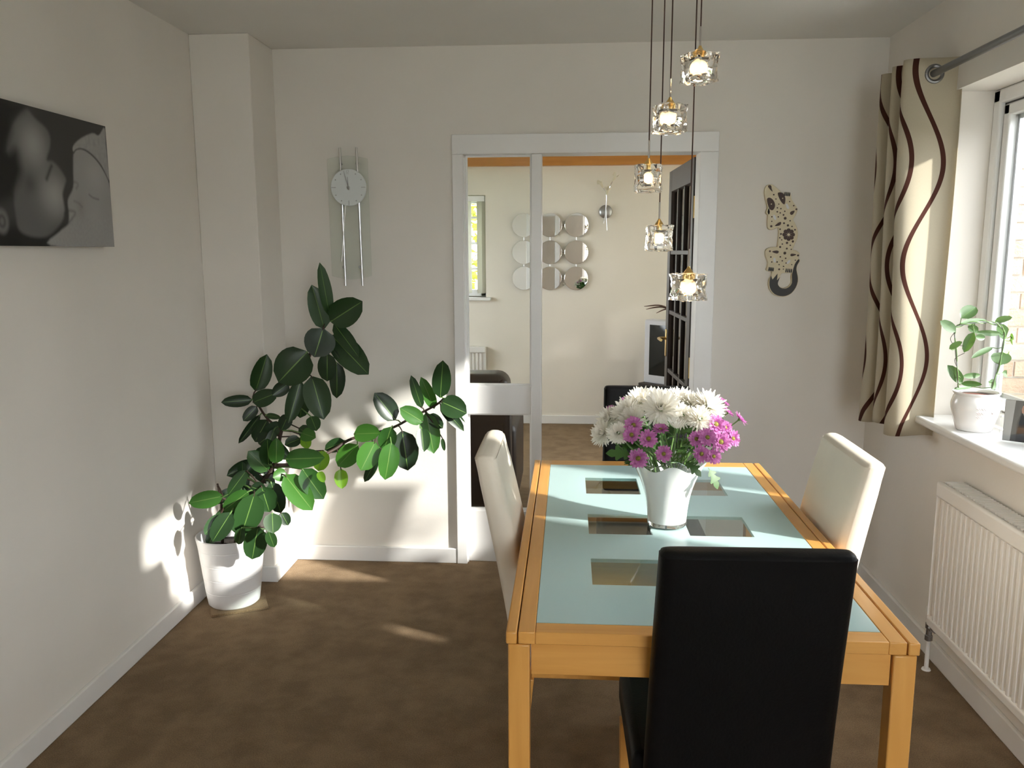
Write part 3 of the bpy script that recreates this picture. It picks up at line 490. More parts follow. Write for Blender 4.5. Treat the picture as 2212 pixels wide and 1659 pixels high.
    for a, b in ((wy0+t, 2.24), (2.31, wy1-t)):
        s = MB(); q = .04; x0, x1 = xf0+.012, xf1+.012
        g = .006
        a += g; b -= g; za, zb = wz0+t+g, wz1-t-g
        s.box(x0, x1, a, b, za, za+q); s.box(x0, x1, a, b, zb-q, zb); s.box(x0, x1, a, a+q, za, zb); s.box(x0, x1, b-q, b, za, zb)
        so = s.build('sash', 'upvc', w, bevel=.006)
        s = MB()
        for bb in ((a-g, a, wz0+t, wz1-t), (b, b+g, wz0+t, wz1-t), (a-g, b+g, za-g, za), (a-g, b+g, zb, zb+g)): s.box(x0+.006, x0+.02, *bb)
        s.build('gasket', 'plastic_black', w)
        s = MB(); s.box(x0+.022, x0+.026, a+q, b-q, za+q, zb-q); s.build('pane', 'window_glass', so)
        s = MB()
        for bb in ((a+q, a+q+.014, za+q, zb-q), (b-q-.014, b-q, za+q, zb-q), (a+q, b-q, za+q, za+q+.014), (a+q, b-q, zb-q-.014, zb-q)): s.box(x0+.03, x0+.042, *bb)
        s.build('spacer_bar', 'steel', so)
    m = MB(); m.prism([(1.305, wy0-.05), (XR, wy0-.05), (XR, wy0+.001), (xf0, wy0+.001), (xf0, wy1-.001), (XR, wy1-.001), (XR, wy1+.05), (1.305, wy1+.05)], .857, .885, 'XY')
    m.build('window_sill', 'white_gloss', w, bevel=.008, seg=3)
    # the open door
    d = math.radians(2.0)
    R = Matrix.Translation((.566, YB+.118, 0)) @ Matrix.Rotation(d, 4, 'Z')
    W_, H_, T_ = .74, 1.925, .036        # leaf runs along local +Y, visible face at local x=0, body to +x
    m = MB()
    st = .085
    m.box(0, T_, 0, st, .006, H_, R); m.box(0, T_, W_-st, W_, .006, H_, R)
    m.box(0, T_, st, W_-st, H_-.11, H_, R); m.box(0, T_, st, W_-st, .006, .20, R)
    ph = (H_-.11-.20)/5
    for k in range(1, 5): m.box(.004, T_-.004, st, W_-st, .20+k*ph-.011, .20+k*ph+.011, R)
    pw = (W_-2*st)/3
    for k in (1, 2): m.box(.004, T_-.004, st+k*pw-.011, st+k*pw+.011, .2, H_-.11, R)
    do = struct(m.build('door_1', 'dark_oak', bevel=.003), 'dark-stained fifteen-pane glazed door standing open into the lounge')
    for r in range(5):
        for c in range(3):
            m = MB(); m.box(T_/2-.002, T_/2+.002, st+c*pw+.008, st+(c+1)*pw-.008, .2+r*ph+.008, .2+(r+1)*ph-.008, R); m.build('pane', 'brown_glass', do)
    for z in (1.70, .95, .22):
        m = MB(); m.box(.002, .030, -.003, .0, z-.05, z+.05, R)
        h = m.build('hinge', 'brass', do)
        h['label'] = 'pale brass butt hinge'
        m = MB()
        for q in (-.03, 0, .03): m.lathe([(.004, 0), (.003, .0015)], R @ Vector((.016, -.003, z+q)), 'Y', 8)
        m.build('screw', 'steel', h)
    m = MB(); m.box(-.006, 0, W_-.065, W_-.025, .92, 1.07, R); pl = m.build('handle_plate', 'brass', do, bevel=.002)
    m = MB(); m.tube([R @ Vector(p) for p in ((-.006, W_-.045, 1.02), (-.04, W_-.045, 1.02), (-.045, W_-.055, 1.02), (-.045, W_-.15, 1.02))], .008, 8); m.build('handle', 'brass', do, smooth=True)
build_structure()

# ---------------------------------------------------------------- outside
mat('sky_block_leaf', (.035, .06, .022), .6, noise_amt=.4, nscale=9)
def build_outside():
    m = MB(); m.box(-12, 14, -12, 16, -.25, -.2)
    struct(m.build('ground', 'grass'), 'lawn outside the windows')
    m = MB()
    m.box(1.63, 3.4, -1.4, 3.80, -.2, -.15); m.box(2.95, 6.0, 3.0, 7.5, -.2, -.16)  # unseen pale ground, added so sunlit slabs bounce light into the room
    pv = struct(m.build('bounce_patio', 'mortar'), 'unseen pale slabs added outside the window to bounce light indoors')
    m = MB(); m.box(-3, 3.4, -5, -1.82, -.2, -.15); m.build('bounce_terrace', 'bounce_paving', pv)  # pale terrace added behind the rear door, also for bounced light
    for i in range(4):
        for k in range(4, 15):
            q = MB(); q.box(1.64+i*.44, 2.07+i*.44, -3.15+k*.45, -2.71+k*.45, -.155, -.14); q.build('bounce_slab', 'bounce_paving', pv)
    m = MB(); m.box(1.63, 3.1, 3.80, 3.925, -.2, 2.9)
    w = struct(m.build('wall_brick', 'mortar'), 'sunlit brick house wall outside the window')
    # bricks one by one
    bm_ = None; row = 0; z = .72
    while z < 2.75:
        x = 1.64 - (.1125 if row % 2 else 0)
        while x < 2.95:
            a, b = max(x, 1.64), min(x+.215, 2.95)
            if b-a > .03:
                q = MB(); j = random.uniform(-.003, .003); q.box(a, b, 3.790+j, 3.806, z, z+.065); q.build('brick', 'brick', w, bevel=0)
            x += .225
        z += .075; row += 1
    def shrub(name, c, r, n, mname, label, size, seed):
        rnd = random.Random(seed)
        root = empty(name, (c[0], c[1], -.2), 0, label, 'shrub')
        m = MB()
        for k in range(n):
            a = rnd.uniform(0, 2*PI); ph = math.acos(rnd.uniform(-1, 1)); rr = rnd.uniform(.45, 1)
            p = Vector((c[0]+r[0]*rr*math.sin(ph)*math.cos(a), c[1]+r[1]*rr*math.sin(ph)*math.sin(a), c[2]+r[2]*rr*math.cos(ph)))
            d = Vector((rnd.gauss(0, 1), rnd.gauss(0, 1), rnd.gauss(0, .6))).normalized(); s = d.cross(Vector((rnd.gauss(0, 1), rnd.gauss(0, 1), rnd.gauss(0, 1)))).normalized()
            L = size*rnd.uniform(.7, 1.3); u = d.cross(s)*L*.12
            m.add([p, p+d*L*.5+s*L*.27-u, p+d*L, p+d*L*.5-s*L*.27-u, p+d*L*.5], [(0, 1, 4), (1, 2, 4), (2, 3, 4), (3, 0, 4)])
        f = m.build('foliage', mname, root); f['kind'] = 'stuff'
        t = MB()
        for k in range(7):
            a = k*2*PI/7
            t.tube([(c[0]+.03*math.cos(a), c[1]+.03*math.sin(a), -.2), (c[0]+r[0]*.4*math.cos(a), c[1]+r[1]*.4*math.sin(a), c[2]-r[2]*.3), (c[0]+r[0]*.7*math.cos(a), c[1]+r[1]*.7*math.sin(a), c[2]+r[2]*.4)], [.015, .01, .004], 6)
        t.build('trunk', 'stem_brown', root)
    shrub('climbing_shrub', (2.35, 3.52, .75), (.35, .17, .62), 1500, 'shrub_leaf', 'pale green shrub against the brick wall outside the window', .06, 3)
    shrub('garden_tree', (-1.5, 10.2, 1.4), (1.5, .9, 1.7), 2600, 'autumn_leaf', 'yellow green garden tree seen through the small lounge window', .12, 5)
    rnd = random.Random(21)
    root = empty('sky_block_hedge', (4.4, -.3, -.2), 0, 'unseen dark green hedge added outside to cut the low sky light', 'hedge')
    m = MB(); m.box(4.15, 4.7, -4.6, 3.4, -.2, 2.0); m.build('sky_block_core', 'stem_brown', root)  # invented hedge out of view, blocks low sky to darken the left wall
    m = MB()
    for k in range(9000):
        if rnd.random() < .75: p = Vector((4.12+rnd.uniform(-.05, .05), rnd.uniform(-4.65, 3.45), rnd.uniform(-.15, 2.05)))
        else: p = Vector((rnd.uniform(4.1, 4.75), rnd.uniform(-4.65, 3.45), 2.03+rnd.uniform(-.04, .05)))
        d = Vector((rnd.gauss(-.3, 1), rnd.gauss(0, 1), rnd.gauss(.2, 1))).normalized(); s = d.cross(Vector((rnd.gauss(0, 1), rnd.gauss(0, 1), rnd.gauss(0, 1)))).normalized(); L = rnd.uniform(.06, .11)
        m.add([p, p+d*L*.5+s*L*.3, p+d*L, p+d*L*.5-s*L*.3], [(0, 1, 2, 3)])
    f = m.build('foliage', 'sky_block_leaf', root); f['kind'] = 'stuff'
build_outside()

# ================================================================ radiators
def radiator(name, label, face, along0, along1, z0, z1, axis, back):
    """panel radiator; axis 'Y' runs along Y with its face at x=face looking to -X, axis 'X' runs along X with face at y=face looking to -Y"""
    def T(a, d, z): return (face+d, a, z) if axis == 'Y' else (a, face+d, z)
    c = T((along0+along1)/2, .03, z0)
    root = empty(name, c, 0, label, 'radiator')
    m = MB(); n = int((along1-along0)/.0334); st = (along1-along0-.05)/n
    prof = [(along0, .012)]
    for k in range(n):
        a = along0+.025+k*st
        prof += [(a+st*.02, .012), (a+st*.2, .0), (a+st*.62, .0), (a+st*.8, .012)]
    prof.append((along1, .012))
    za, zb = z0+.035, z1-.055
    v = []; f = []
    for a, d in prof: v += [T(a, d, za), T(a, d, zb)]
    for i in range(len(prof)-1): f.append((2*i, 2*i+2, 2*i+3, 2*i+1))
    m.add(v, f)
    m.build('fluted_panel', 'rad_white', root)
    def bx(a0, a1, d0, d1, q0, q1, nm, mt='rad_white', bv=.004):
        p0, p1 = T(a0, d0, q0), T(a1, d1, q1); q = MB(); q.box(min(p0[0], p1[0]), max(p0[0], p1[0]), min(p0[1], p1[1]), max(p0[1], p1[1]), q0, q1); return q.build(nm, mt, root, bevel=bv, seg=3)
    bx(along0, along1, -.004, .016, z1-.055, z1, 'top_rail', bv=.008); bx(along0, along1, -.003, .016, z0, z0+.036, 'bottom_rail', bv=.008)
    bx(along0+.004, along1-.004, .013, back-.012, z0+.02, z1-.008, 'convector')
    bx(along0, along0+.003, .0, back-.008, z0+.02, z1-.004, 'side_panel', bv=0); bx(along1-.003, along1, .0, back-.008, z0+.02, z1-.004, 'side_panel', bv=0)
    g = MB(); k = along0+.02
    while k < along1-.02:
        p0, p1 = T(k, .016, z1-.004), T(k+.008, back-.012, z1+.002); g.box(p0[0], p1[0], p0[1], p1[1], z1-.004, z1+.002) if axis == 'Y' else g.box(p0[0], p1[0], p0[1], p1[1], z1-.004, z1+.002); k += .018
    g.build('grille', 'rad_white', root)
    return root
r = radiator('panel_radiator', 'white fluted panel radiator under the large window', 1.268, 1.35, 2.85, .195, .718, 'Y', .09)
def valve(root):
    x, y = 1.30, 2.895
    m = MB(); m.lathe([(.0, .245), (.013, .243), (.0145, .235), (.0145, .195), (.011, .19)], (x, y, 0), 'Z', 16, cap0=False, cap1=True); m.build('valve_cap', 'rad_white', root, smooth=True)
    m = MB(); m.lathe([(.011, .19), (.011, .178), (.014, .178), (.014, .16), (.010, .158), (.010, .135), (.0135, .133), (.0135, .115), (.009, .112)], (x, y, 0), 'Z', 12); m.tube([(x, y, .17), (x, y-.048, .17)], .009, 10); m.lathe([(.014, 0), (.014, .012)], (x, y-.018, .17), 'Y', 6); m.build('valve_body', 'steel', root, smooth=True)
    m = MB(); m.tube([(x, y, .112), (x, y, 0)], .0075, 10); m.build('pipe', 'rad_white', root, smooth=True)
    m = MB(); m.lathe([(.016, 0), (.014, .006)], (x, y, 0), 'Z', 14); m.build('pipe_collar', 'rad_white', root)
valve(r)
radiator('panel_radiator', 'small white radiator under the far lounge window', 7.10, -1.7, -.72, .2, .685, 'X', .065)

# ================================================================ curtain and pole
def build_curtain():
    px, pz = 1.282, 2.118
    root = empty('curtain', (px, 3.3, .81), 0, 'cream curtain with wavy brown stripes gathered beside the window', 'curtain')
    y0, y1, n = 3.135, 3.50, 150; turns = 3.0
    me = bpy.data.meshes.new('cloth')
    zs = [.815+ (2.172-.815)*i/40 for i in range(41)]
    path = []
    def P(s, z):
        ph = s*turns*2*PI
        h = (2.172-z)/1.36
        amp = .086 - .010*h + .006*math.sin(3*h+s*5)
        x = px+amp*math.cos(ph) + .004*math.sin(6*h+ph)
        y = y0+(y1-y0)*s + .016*math.sin(2*ph)*(.6+.5*h) + .006*math.sin(5*h+s*9) + .02*h*(s-.2)
        return Vector((x, y, z))
    vs_ = []; us = []
    ref = [P(i/n, 1.5) for i in range(n+1)]; L = [0]
    for i in range(n): L.append(L[-1]+(ref[i+1]-ref[i]).length)
    org = ORG[root]
    for z in zs:
        for i in range(n+1): vs_.append(P(i/n, z)-org + Vector((0, 0, -.012*math.sin(i/n*9)*(z < .83))))
    fs = []; uvs = []
    for j in range(len(zs)-1):
        for i in range(n):
            a = j*(n+1)+i; fs.append((a, a+1, a+n+2, a+n+1)); uvs += [(L[i], zs[j]), (L[i+1], zs[j]), (L[i+1], zs[j+1]), (L[i], zs[j+1])]
    me.from_pydata([tuple(v) for v in vs_], [], fs); uv = me.uv_layers.new(name='cloth')
    for k, c in enumerate(uvs): uv.data[k].uv = c
    me.materials.append(MATS['curtain_fabric'])
    for p in me.polygons: p.use_smooth = True
    o = bpy.data.objects.new('cloth', me); COL.objects.link(o); o.parent = root
    so = o.modifiers.new('thickness', 'SOLIDIFY'); so.thickness = .0016
    # eyelets where the cloth crosses the pole
    for k in range(6):
        s = (k+.5)/(2*turns); c = P(s, 2.118); t = (P(s+.004, 2.118)-P(s-.004, 2.118)).normalized(); nn = Vector((t.y, -t.x, 0))
        m = MB()
        pts = []
        up_ = Vector((0, 0, 1)); N = 28
        for q in range(N+1):
            a = 2*PI*q/N; pts.append(c+(t*math.cos(a)+up_*math.sin(a))*.027)
        m.tube(pts, .0075, 8, cap=False); m.build('eyelet', 'pole_metal', root, smooth=True)
    root2 = empty('curtain_pole', (px, 2.0, pz), 0, 'grey metal curtain pole running above the window', 'curtain pole')
    m = MB(); m.tube([(px, .4, pz), (px, 3.515, pz)], .0125, 16); m.build('rod', 'pole_metal', root2, smooth=True)
    m = MB(); m.lathe([(.013, 0), (.016, -.004), (.016, -.018), (.024, -.026), (.026, -.04), (.022, -.055), (.0, -.062)], (px, 3.515, pz), 'Y', 20, cap1=False); m.build('finial', 'clear_ball', root2, smooth=True)
    for yy in (3.525-.02, .45):
        m = MB(); m.tube([(px, yy, pz-.004), (1.35, yy, pz-.004)], .006, 8); m.lathe([(.022, -.012), (.022, 0)], (XR-.001, yy, pz-.004), 'X', 18); m.build('bracket', 'chrome', root2, smooth=True)
mat('clear_ball', (.9, .9, .9), .05, trans=.9)
build_curtain()

# ================================================================ table
def build_table():
    x0, x1, y0, y1 = -.121, .683, 1.549, 2.935; zt = .75
    root = empty('dining_table', ((x0+x1)/2, (y0+y1)/2, 0), 0, 'beech dining table with a frosted glass top', 'table')
    g = .0025; rail = .022
    for a, b in ((x0, x0+rail), (x1-rail, x1)):
        m = MB(); m.box(a, b, y0, y1, zt-.026, zt); m.build('side_rail', 'beech', root, bevel=.003)
    xi0, xi1 = x0+rail+g, x1-rail-g; fr = .034
    for a, b in ((xi0, xi0+fr), (xi1-fr, xi1)):
        m = MB(); m.box(a, b, y0+.002, y1-.002, zt-.026, zt); m.build('frame_rail', 'beech', root, bevel=.002)
    ya, yb = y0+.047, y1-.062
    for a, b in ((y0+.002, ya), (yb, y1-.002)):
        m = MB(); m.box(xi0+fr, xi1-fr, a, b, zt-.026, zt); m.build('frame_rail', 'beech_x', root, bevel=.002)
    # glass with six clear windows
    gx0, gx1 = xi0+fr+.001, xi1-fr-.001; gy0, gy1 = ya+.001, yb-.001
    cols = [(.058, .228), (.327, .496)]; rows = [(1.80, 1.963), (2.145, 2.314), (2.52, 2.704)]
    m = MB(); z0, z1 = zt-.010, zt-.0005
    xs = [gx0, cols[0][0], cols[0][1], cols[1][0], cols[1][1], gx1]; ys = [gy0] + [v for r_ in rows for v in r_] + [gy1]
    nx, ny = len(xs), len(ys); v = []
    for z in (z0, z1):
        for y in ys:
            for x in xs: v.append((x, y, z))
    idx = lambda i, j, k: k*nx*ny+j*nx+i
    hole = lambda i, j: i in (1, 3) and j in (1, 3, 5)
    f = []
    for j in range(ny-1):
        for i in range(nx-1):
            if hole(i, j): continue
            f.append((idx(i, j, 1), idx(i+1, j, 1), idx(i+1, j+1, 1), idx(i, j+1, 1))); f.append((idx(i, j, 0), idx(i, j+1, 0), idx(i+1, j+1, 0), idx(i+1, j, 0)))
            for (di, dj, e0, e1) in ((-1, 0, (i, j+1), (i, j)), (1, 0, (i+1, j), (i+1, j+1)), (0, -1, (i, j), (i+1, j)), (0, 1, (i+1, j+1), (i, j+1))):
                a, b = i+di, j+dj
                if a < 0 or b < 0 or a >= nx-1 or b >= ny-1 : f.append((idx(*e0, 0), idx(*e1, 0), idx(*e1, 1), idx(*e0, 1)))
    m.add(v, f); gl = m.build('glass_top', 'frosted_glass', root); gl['label'] = 'pale blue-green frosted glass'
    for a, b in cols:
        for c, d in rows:
            m = MB(); m.box(a, b, c, d, zt-.0025, zt-.0005); p = m.build('clear_pane', 'table_clear', root); p['label'] = 'clear square window in the frosted glass'
    # apron, legs, stored leaves
    L = .044; zb = .655
    for a, b in ((x0+.004, x0+.004+L), (x1-.004-L, x1-.004)):
        for c, d in ((y0+.002, y0+.002+L), (y1-.002-L, y1-.002)):
            m = MB(); m.box(a, b, c, d, 0, zt-.027); m.build('leg', 'beech_z', root, bevel=.003)
    for c in (y0+.012, y1-.034):
        m = MB(); m.box(x0+.05, x1-.05, c, c+.022, zb, zt-.027); m.build('apron', 'beech_x', root, bevel=.001)
    for a in (x0+.012, x1-.034):
        m = MB(); m.box(a, a+.022, y0+.05, y1-.05, zb, zt-.027); m.build('apron', 'beech', root, bevel=.001)
    for c, d in ((1.60, 1.875), (1.885, 2.10)):
        m = MB(); m.box(-.05, .61, c, d, .690, .708); m.build('stored_leaf', 'beech_x', root, bevel=.002)
build_table()

# ================================================================ dining chairs
def chair(name, label, cover, loc, rz, width, lean=.10, top=.955):
    root = empty(name, loc, rz, label, 'chair', 'dining chairs around the table')
    ORG[root] = Vector((0, 0, 0))
    # backrest: padded slab, built in the chair's own coordinates (sitter looks to +Y)
    m = MB(); NX, NZ = 10, 16; z0 = .37
    yb = -.205
    def C(u, w):   # w 0..1 up
        z = z0+(top-z0)*w
        y = yb - lean*max(0, (z-.42)/(top-.42))**1.25
        return y, z
    rows = []
    th = .030
    v = []; f = []
    ring = []
    N = 20
    for j in range(NZ+1):
        w = j/NZ; y, z = C(0, w); hw = width/2*(1.0+.05*(1-w)); t = th*(1.05 if w < .9 else 1.0)
        # superellipse ring
        for k in range(N):
            a = 2*PI*k/N; ca, sa = math.cos(a), math.sin(a)
            e = .15
            X = math.copysign(abs(ca)**e, ca); Y = math.copysign(abs(sa)**.55, sa)
            puff = 1.0+.10*math.sin(PI*w)*(abs(sa))
            v.append((hw*X, y+t*Y*puff, z))
    for j in range(NZ):
        for k in range(N): f.append((j*N+k, j*N+(k+1) % N, (j+1)*N+(k+1) % N, (j+1)*N+k))
    base = NZ*N
    # rounded top
    for s, dz in ((.95, .008), (.82, .016), (.5, .020), (.2, .021)):
        y, z = C(0, 1.0); st = len(v)
        for k in range(N):
            a = 2*PI*k/N; ca, sa = math.cos(a), math.sin(a)
            X = math.copysign(abs(ca)**.15, ca); Y = math.copysign(abs(sa)**.55, sa)
            v.append(((width/2-(1-s)*.018)*X, y+th*s*Y-.003*(1-s), z-.02+dz+.02*0+.01))
        for k in range(N): f.append((base+k, base+(k+1) % N, st+(k+1) % N, st+k))
        base = st
    f.append(tuple(base+k for k in range(N))); f.append(tuple(range(N-1, -1, -1)))
    m.add(v, f); m.build('backrest', cover, root, smooth=True, autosmooth=60)
    # seat
    m = MB(); sw = width/2+.028
    m.box(-sw, sw, -.185, .183, .385, .475); m.build('seat', cover, root, bevel=.022, seg=4)
    m = MB(); m.box(-sw+.015, sw-.015, -.18, .172, .35, .388); m.build('seat_frame', 'beech_x', root, bevel=.003)
    for sx in (-1, 1):
        for sy, yy in ((-1, -.19), (1, .15)):
            q = MB(); x = sx*(sw-.02); d = .018
            top_ = [(x-d, yy-d), (x+d, yy-d), (x+d, yy+d), (x-d, yy+d)]
            k = -.03 if sy < 0 else 0
            e = .013
            bot = [(x-e, yy-e+k), (x+e, yy-e+k), (x+e, yy+e+k), (x-e, yy+e+k)]
            q.add([(a, b, 0) for a, b in bot]+[(a, b, .352) for a, b in top_], [(3, 2, 1, 0), (4, 5, 6, 7), (0, 1, 5, 4), (1, 2, 6, 5), (2, 3, 7, 6), (3, 0, 4, 7)]); q.build('leg', 'beech_z', root, bevel=.002)
    return root
chair('dining_chair', 'black leather dining chair in front, its back to the viewer', 'black_leather', (.338, 1.765, 0), math.radians(1.0), .352)
chair('dining_chair', 'black leather dining chair at the far end of the table behind the flowers', 'black_leather', (.313, 3.0, 0), PI, .342)
chair('dining_chair', 'cream leather dining chair on the doorway side, beside the glazed screen', 'white_leather', (.085, 2.288, 0), -PI/2, .345)
chair('dining_chair', 'cream leather dining chair on the window side of the table', 'white_leather', (.475, 2.285, 0), PI/2, .385)

# ================================================================ leaf maker
CAMP = Vector((0, 0, 1.5))
def leaf_mesh(m, b, t, w, face, kind='ovate', curl=.12, cup=.10, rib=True, rows=8, twist=0.0):
    b, t = Vector(b), Vector(t); ax = t-b; L = ax.length; a = ax.normalized()
    n = (face - a*face.dot(a)).normalized(); s = a.cross(n)
    if twist:
        R = Matrix.Rotation(twist, 3, a); n = R @ n; s = R @ s
    cols = (-1, -.62, -.22, -.035, .035, .22, .62, 1) if rib else (-1, -.4, 0, .4, 1)
    v = []; f = []; nc = len(cols)
    for i in range(rows+1):
        u = i/rows
        if kind == 'ovate': wd = (math.sin(PI*min(1, u*.97+.02)**.88))**.52
        elif kind == 'round': wd = math.sin(PI*min(1, u*.98+.01))**.55
        else: wd = math.sin(PI*u)**.9
        if i == rows: wd = .02
        if i == 0: wd = .10
        for c in cols:
            off = -curl*L*(u*u-u*.35) - abs(c)*0 + cup*w*(c*c)*wd*1.0
            v.append(b+a*(L*u)+s*(c*wd*w/2)+n*off)
    for i in range(rows):
        for k in range(nc-1):
            f.append((i*nc+k, i*nc+k+1, (i+1)*nc+k+1, (i+1)*nc+k))
    n0 = len(m.f); m.add(v, f)
    if rib:
        for i in range(rows): m.m[n0+i*(nc-1)+3] = 1
    return v
def petiole(root, frm, to, mname='stem_green', r=.0028):
    frm, to = Vector(frm), Vector(to); mid = (frm+to)/2+Vector((0, 0, .008))
    m = MB(); m.tube([frm, mid, to], r, 6); m.build('petiole', mname, root, smooth=True)
def nearest_on(path, p):
    return min(path, key=lambda q: (q-Vector(p)).length)

# ================================================================ rubber plant
def build_rubber_plant():
    cx, cy = -1.432, 3.295
    root = empty('potted_rubber_plant', (cx, cy, .012), 0, 'tall rubber plant with glossy dark leaves in a white pot', 'plant')
    m = MB(); prof = [(.0, .012), (.098, .012), (.106, .02)]
    H = .315
    for k in range(4):
        z = .02+(k+1)*.062; r = .106+.034*(z/H)
        prof += [(r-.0012, z-.010), (r-.0003, z-.0025), (r, z-.0016), (r-.0011, z), (r+.0002, z+.0016), (r+.0005, z+.0025), (r+.0012, z+.010)]
    prof += [(.1425, H-.004), (.143, H), (.138, H+.003), (.134, H-.004), (.128, H-.06)]
    m.lathe(prof, (cx, cy, 0), 'Z', 56, cap0=False, cap1=False); m.build('pot', 'pot_white', root, smooth=True, autosmooth=50)
    m = MB(); m.lathe([(.0, H-.052), (.06, H-.05), (.129, H-.056)], (cx, cy, 0), 'Z', 32, cap0=False, cap1=False); m.build('soil', 'soil', root)
    paths = []
    def stem(pts, r0, r1, nm='stem', mt='stem_brown'):
        p = smooth_path(pts, 6); paths.extend(p); n = len(p)
        m = MB(); m.tube(p, [r0+(r1-r0)*i/(n-1) for i in range(n)], 8); m.build(nm, mt, root, smooth=True)
    start = (cx+.015, cy, H-.06)
    stem([start]+STEM_MAIN[1:], .009, .006)
    stem(STEM_RIGHT, .008, .005, 'branch'); stem(STEM_LEFT, .006, .004, 'branch'); stem(STEM_LOW, .006, .004, 'branch'); stem([(cx+.06, cy-.05, H-.06)]+STEM_LOW2[1:], .005, .004, 'branch')
    stem([(cx-.03, cy-.02, H-.06), (-1.45, 3.26, .45), STEM_LOW[1]], .007, .004, 'branch')
    rnd = random.Random(2)
    NA, NB = 25, 27
    young = {NA+6, NA+24, NA+25, NA+NB+17}
    mid = {NA+3, NA+4, NA+5, NA+7, NA+2, NA+8, NA+0, NA+23, NA+11} | {NA+NB+k for k in (6, 10, 13, 14, 15, 12, 2, 9)}
    fill = []
    for k in range(16):
        u = k/15; p = Vector((-1.44+.20*u, 3.27+.08*u, .42+.34*u)); a = k*2.4
        e = p+Vector((.10*math.cos(a), -.03+.05*math.sin(a*1.7), -.10+.06*math.sin(a*2.1)))
        fill.append((*p, *e, .052+.012*math.sin(a)))
    for i, L in enumerate(LEAVES+fill):
        b, t, w = Vector(L[:3]), Vector(L[3:6]), L[6]
        q = nearest_on(paths, b)
        face = (CAMP-(b+t)/2).normalized() + Vector((rnd.uniform(-.15, .35), rnd.uniform(-.2, .1), rnd.uniform(-.1, .30)))
        ml = 'leaf_young' if i in young else ('leaf_mid' if i in mid else 'leaf_dark')
        m = MB(); leaf_mesh(m, b, t, w*1.06, face, 'ovate', rnd.uniform(.02, .16), rnd.uniform(.04, .14))
        for vv in m.v:
            if vv.x < -1.585: vv.x = -1.585+(.003*(i % 3))
            if vv.y > 3.82: vv.y = 3.82
        lo = m.build('leaf', [ml, 'midrib'], root, smooth=True)
        if (q-b).length < .22:
            mm = MB(); mm.tube([q, (q*.5+b*.5)+Vector((0, 0, .006)), b, b+(t-b)*.06], [.0035, .003, .0028, .002], 6)
            po = mm.build('petiole', 'stem_brown' if i % 2 else 'stem_green', root, smooth=True)
    m = MB(); a, b = Vector(SPROUT[0]), Vector(SPROUT[1]); m.tube([a, a*.6+b*.4, a*.2+b*.8, b], [.004, .006, .004, .0008], 7); s = m.build('leaf_sheath', 'sheath', root, smooth=True); s['label'] = 'orange pointed sheath of a new leaf'
    # offcut of carpet the pot stands on
    R = Matrix.Translation((-1.418, 3.30, 0)) @ Matrix.Rotation(math.radians(26), 4, 'Z')
    m = MB(); m.box(-.115, .115, -.115, .115, .0, .012, R)
    tag(m.build('carpet_offcut', 'carpet', bevel=.003), 'square offcut of brown carpet under the white plant pot', 'mat')
build_rubber_plant()

# ================================================================ vase and flowers
VX, VY, VZ = .275, 2.235, .75
def build_vase():
    root = empty('flower_vase', (VX, VY, VZ), 0, 'white handkerchief-rim glass vase on the table', 'vase')
    N = 72
    def R(th, h):   # h 0..1
        r = .053+.012*h+.036*h**2.6
        return r*(1+.05*h**3*math.cos(6*th+PI*1.0))
    def Zt(th, h): return .014+(.166+.010*math.cos(6*th+PI*1.0)*h**2)*h
    m = MB(); v = []; f = []; K = 16
    for k in range(K+1):
        h = k/K
        for i in range(N):
            a = 2*PI*i/N; r = R(a, h); v.append((VX+r*math.cos(a), VY+r*math.sin(a), VZ+Zt(a, h)))
    for k in range(K, -1, -1):
        h = k/K
        for i in range(N):
            a = 2*PI*i/N; r = R(a, h)-.0035; v.append((VX+r*math.cos(a), VY+r*math.sin(a), VZ+Zt(a, h)+.003*(k == 0)))
    M_ = 2*(K+1)
    for k in range(M_-1):
        for i in range(N): f.append((k*N+i, k*N+(i+1) % N, (k+1)*N+(i+1) % N, (k+1)*N+i))
    f.append(tuple(range(N-1, -1, -1))); f.append(tuple((M_-1)*N+i for i in range(N)))
    m.add(v, f); m.build('body', 'vase_white', root, smooth=True, autosmooth=60)
    # clear wavy lip
    m = MB(); v = []; f = []
    prof = [(0, .0), (.002, .006), (.0035, .012), (.002, .016), (-.002, .014), (-.0035, .0)]
    for dr, dz in prof:
        for i in range(N):
            a = 2*PI*i/N; r = R(a, 1)+dr+.0005; v.append((VX+r*math.cos(a), VY+r*math.sin(a), VZ+Zt(a, 1)+dz+.0005))
    P_ = len(prof)
    for k in range(P_):
        for i in range(N): f.append((k*N+i, k*N+(i+1) % N, ((k+1) % P_)*N+(i+1) % N, ((k+1) % P_)*N+i))
    m.add(v, f); l = m.build('clear_lip', 'lip_glass', root, smooth=True); l['label'] = 'clear wavy glass lip'
    m = MB(); m.lathe([(.046, 0), (.0515, .002), (.054, .008), (.0535, .0138)], (VX, VY, VZ), 'Z', 48); l = m.build('clear_base', 'lip_glass', root, smooth=True); l['label'] = 'thick clear glass foot'
mat('lip_glass', (.9, .95, .93), .03, trans=.92)
build_vase()

